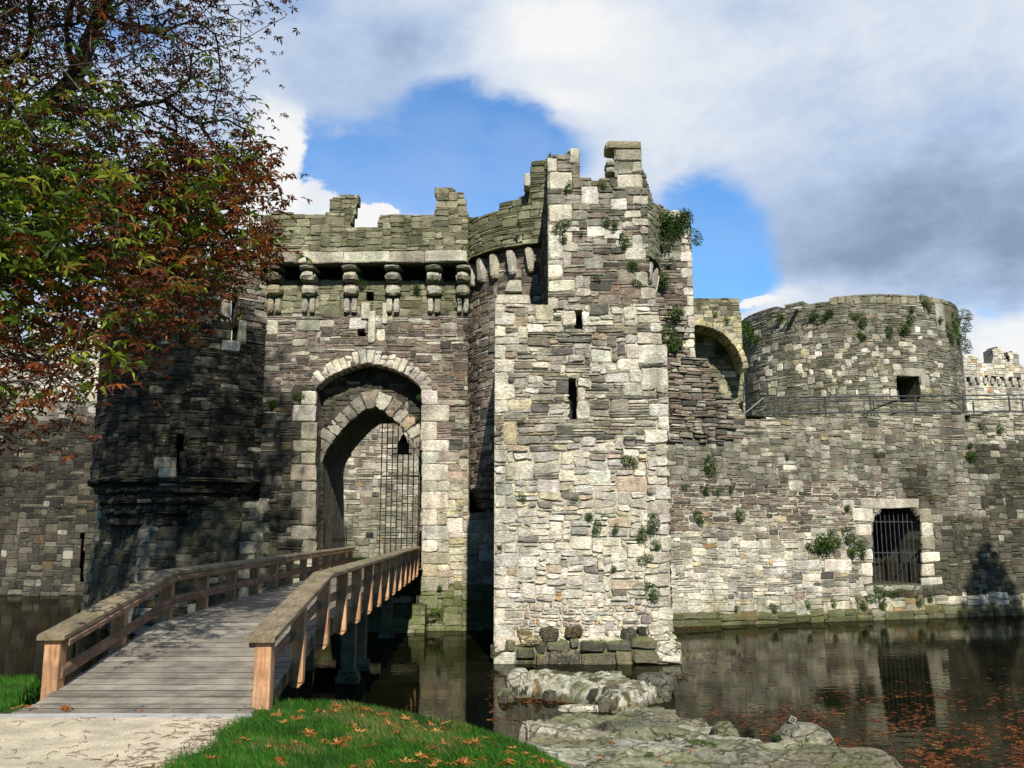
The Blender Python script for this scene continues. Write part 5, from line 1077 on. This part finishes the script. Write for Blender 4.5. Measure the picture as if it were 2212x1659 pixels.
mp = N(nt, 'ShaderNodeMapping'); mp.inputs['Scale'].default_value = (1, 1, 1.7); L.new(V, mp.inputs[0])
nA = noise(nt, mp.outputs[0], 5.5, 9, .6); nB = noise(nt, mp.outputs[0], 2.2, 5, .55); nC = noise(nt, mp.outputs[0], 14, 6, .65)
def g2(px, py): p = at(px, py, 1.0); return p[0], p[2] - CZ
wxn = mth(nt, 'ADD', gx, mth(nt, 'MULTIPLY', mth(nt, 'SUBTRACT', nA, .5), .16)); wzn = mth(nt, 'ADD', gz, mth(nt, 'MULTIPLY', mth(nt, 'SUBTRACT', noise(nt, mp.outputs[0], 6.3, 8, .6), .5), .14))
def blob(px, py, rx, ry, hard=0.):
    cx_, cz_ = g2(px, py); a_ = mth(nt, 'DIVIDE', mth(nt, 'SUBTRACT', wxn, cx_), rx / F); b_ = mth(nt, 'DIVIDE', mth(nt, 'SUBTRACT', wzn, cz_), ry / F * 1.08)
    d = mth(nt, 'SQRT', mth(nt, 'ADD', mth(nt, 'MULTIPLY', a_, a_), mth(nt, 'MULTIPLY', b_, b_))); return ramp(nt, d, .15 + hard * .5, 1.75 - hard * .5, 1, 0)
def fold(op, lst):
    r_ = lst[0]
    for q in lst[1:]: r_ = mth(nt, op, r_, q)
    return r_
mul = lambda v, k_: mth(nt, 'MULTIPLY', v, k_)
clear = fold('ADD', [blob(900, 335, 300, 125), mul(blob(1090, 350, 190, 110), .7), mul(blob(740, 430, 150, 90), .6), mul(blob(1000, 200, 170, 60), .4), mul(blob(1560, 520, 120, 130), 1.0), mul(blob(1600, 630, 110, 60), .6), mul(blob(640, 20, 110, 60), .5), mul(blob(1650, 0, 220, 60), .35), mul(blob(2100, 665, 60, 30), .6), mul(blob(250, 60, 330, 120), .55)])
cloud_add = fold('ADD', [mul(blob(590, 350, 85, 150, .7), 1.3), mul(blob(650, 455, 90, 40, .7), 1.2), mul(blob(810, 480, 60, 24, .8), 1.4), mul(blob(1650, 655, 55, 18, .6), 1.2), mul(blob(2170, 740, 80, 60, .6), 1.2)])
fld = mth(nt, 'SUBTRACT', clear, cloud_add); fld = mth(nt, 'ADD', fld, mul(mth(nt, 'SUBTRACT', nA, .5), 1.1)); fld = mth(nt, 'ADD', fld, mul(mth(nt, 'SUBTRACT', nC, .5), .3))
dens = ramp(nt, fld, .22, .84, 1, 0)
veil = mul(ramp(nt, nB, .42, .62), .22); dens = mth(nt, 'ADD', mth(nt, 'MULTIPLY', dens, ramp(nt, nA, .25, .5, .86, 1.0)), mth(nt, 'MULTIPLY', veil, mth(nt, 'SUBTRACT', 1.0, dens)), clamp=True)
front = ramp(nt, sx.outputs[1], .0, .25); rest = mth(nt, 'MULTIPLY', ramp(nt, nA, .56, .68), .7); dens = mth(nt, 'ADD', mth(nt, 'MULTIPLY', dens, front), mth(nt, 'MULTIPLY', rest, mth(nt, 'SUBTRACT', 1.0, front)), clamp=True)
dark = fold('ADD', [mul(blob(1980, 500, 420, 130), .36), mul(blob(2150, 400, 380, 200), .2), mul(blob(1850, 575, 230, 50), .14), mul(blob(760, 150, 230, 100), .26), mul(blob(1000, 60, 200, 60), .1), mul(blob(200, 300, 360, 300), .05)])
bright = fold('ADD', [mth(nt, 'MULTIPLY', blob(1230, 70, 150, 80), .55), mth(nt, 'MULTIPLY', blob(1150, 240, 130, 50), .4), mth(nt, 'MULTIPLY', blob(600, 380, 90, 140), .9), mth(nt, 'MULTIPLY', blob(810, 480, 90, 40), .9), mth(nt, 'MULTIPLY', blob(2170, 730, 120, 60), .8), mth(nt, 'MULTIPLY', blob(1660, 655, 80, 25), .6), mth(nt, 'MULTIPLY', blob(1400, 170, 260, 130), .25)])
sh = mth(nt, 'ADD', mth(nt, 'SUBTRACT', .70, mth(nt, 'MULTIPLY', dark, .74)), mth(nt, 'MULTIPLY', bright, .5)); sh = mth(nt, 'ADD', sh, mth(nt, 'MULTIPLY', mth(nt, 'SUBTRACT', nA, .5), .36)); sh = mth(nt, 'ADD', sh, mth(nt, 'MULTIPLY', mth(nt, 'SUBTRACT', nC, .5), .34), clamp=True)
cr = N(nt, 'ShaderNodeValToRGB'); L.new(sh, cr.inputs[0]); e = cr.color_ramp.elements; e[0].position = 0; e[0].color = (.17,.25,.40,1); e[1].position = 1; e[1].color = (1.0,1.0,1.0,1)
for p_, c_ in ((.3, (.29,.38,.53,1)), (.55, (.51,.63,.84,1)), (.78, (.80,.86,.95,1))): q = e.new(p_); q.color = c_
CLOUD_GAIN = 8.2; SKYS = .085
cg = N(nt, 'ShaderNodeVectorMath', operation='SCALE'); L.new(cr.outputs[0], cg.inputs[0]); cg.inputs[3].default_value = CLOUD_GAIN
sk = mixc(nt, 1.0, sky.outputs[0], (.80, 1.35, 1.75, 1), 'MULTIPLY'); 
final = mixc(nt, dens, sk, cg.outputs[0]); bk = N(nt, 'ShaderNodeVectorMath', operation='SCALE'); L.new(final, bk.inputs[0]); L.new(ramp(nt, sx.outputs[1], -.25, .15, .42, 1.0), bk.inputs[3]); L.new(bk.outputs[0], bg.inputs[0]); bg.inputs[1].default_value = SKYS
sd = bpy.data.lights.new('sun', 'SUN'); sd.energy = 5.0; sd.angle = R(.5); sd.color = (1.0, .93, .81); so = bpy.data.objects.new('sun', sd); COL.objects.link(so)
from mathutils import Vector
dirv = Vector((-math.sin(SUN_AZ) * math.cos(SUN_EL), math.cos(SUN_AZ) * math.cos(SUN_EL), -math.sin(SUN_EL))); so.rotation_euler = dirv.to_track_quat('-Z', 'Y').to_euler(); so.location = (10, -30, 40)
cam = bpy.data.cameras.new('camera'); cam.sensor_width = 36; cam.lens = 36 * F / 2212; cam.clip_end = 5000; co = bpy.data.objects.new('camera', cam); COL.objects.link(co)
co.location = (0, 0, CZ); co.rotation_euler = (math.pi / 2 + PITCH, 0, 0); scene.camera = co
scene.view_settings.view_transform = 'Standard'; scene.view_settings.look = 'None'; scene.view_settings.exposure = .42; scene.view_settings.gamma = 1
scene.cycles.use_denoising = True; scene.cycles.max_bounces = 5; scene.cycles.diffuse_bounces = 2; scene.cycles.glossy_bounces = 3; scene.cycles.transparent_max_bounces = 4; scene.cycles.caustics_reflective = False; scene.cycles.caustics_refractive = False
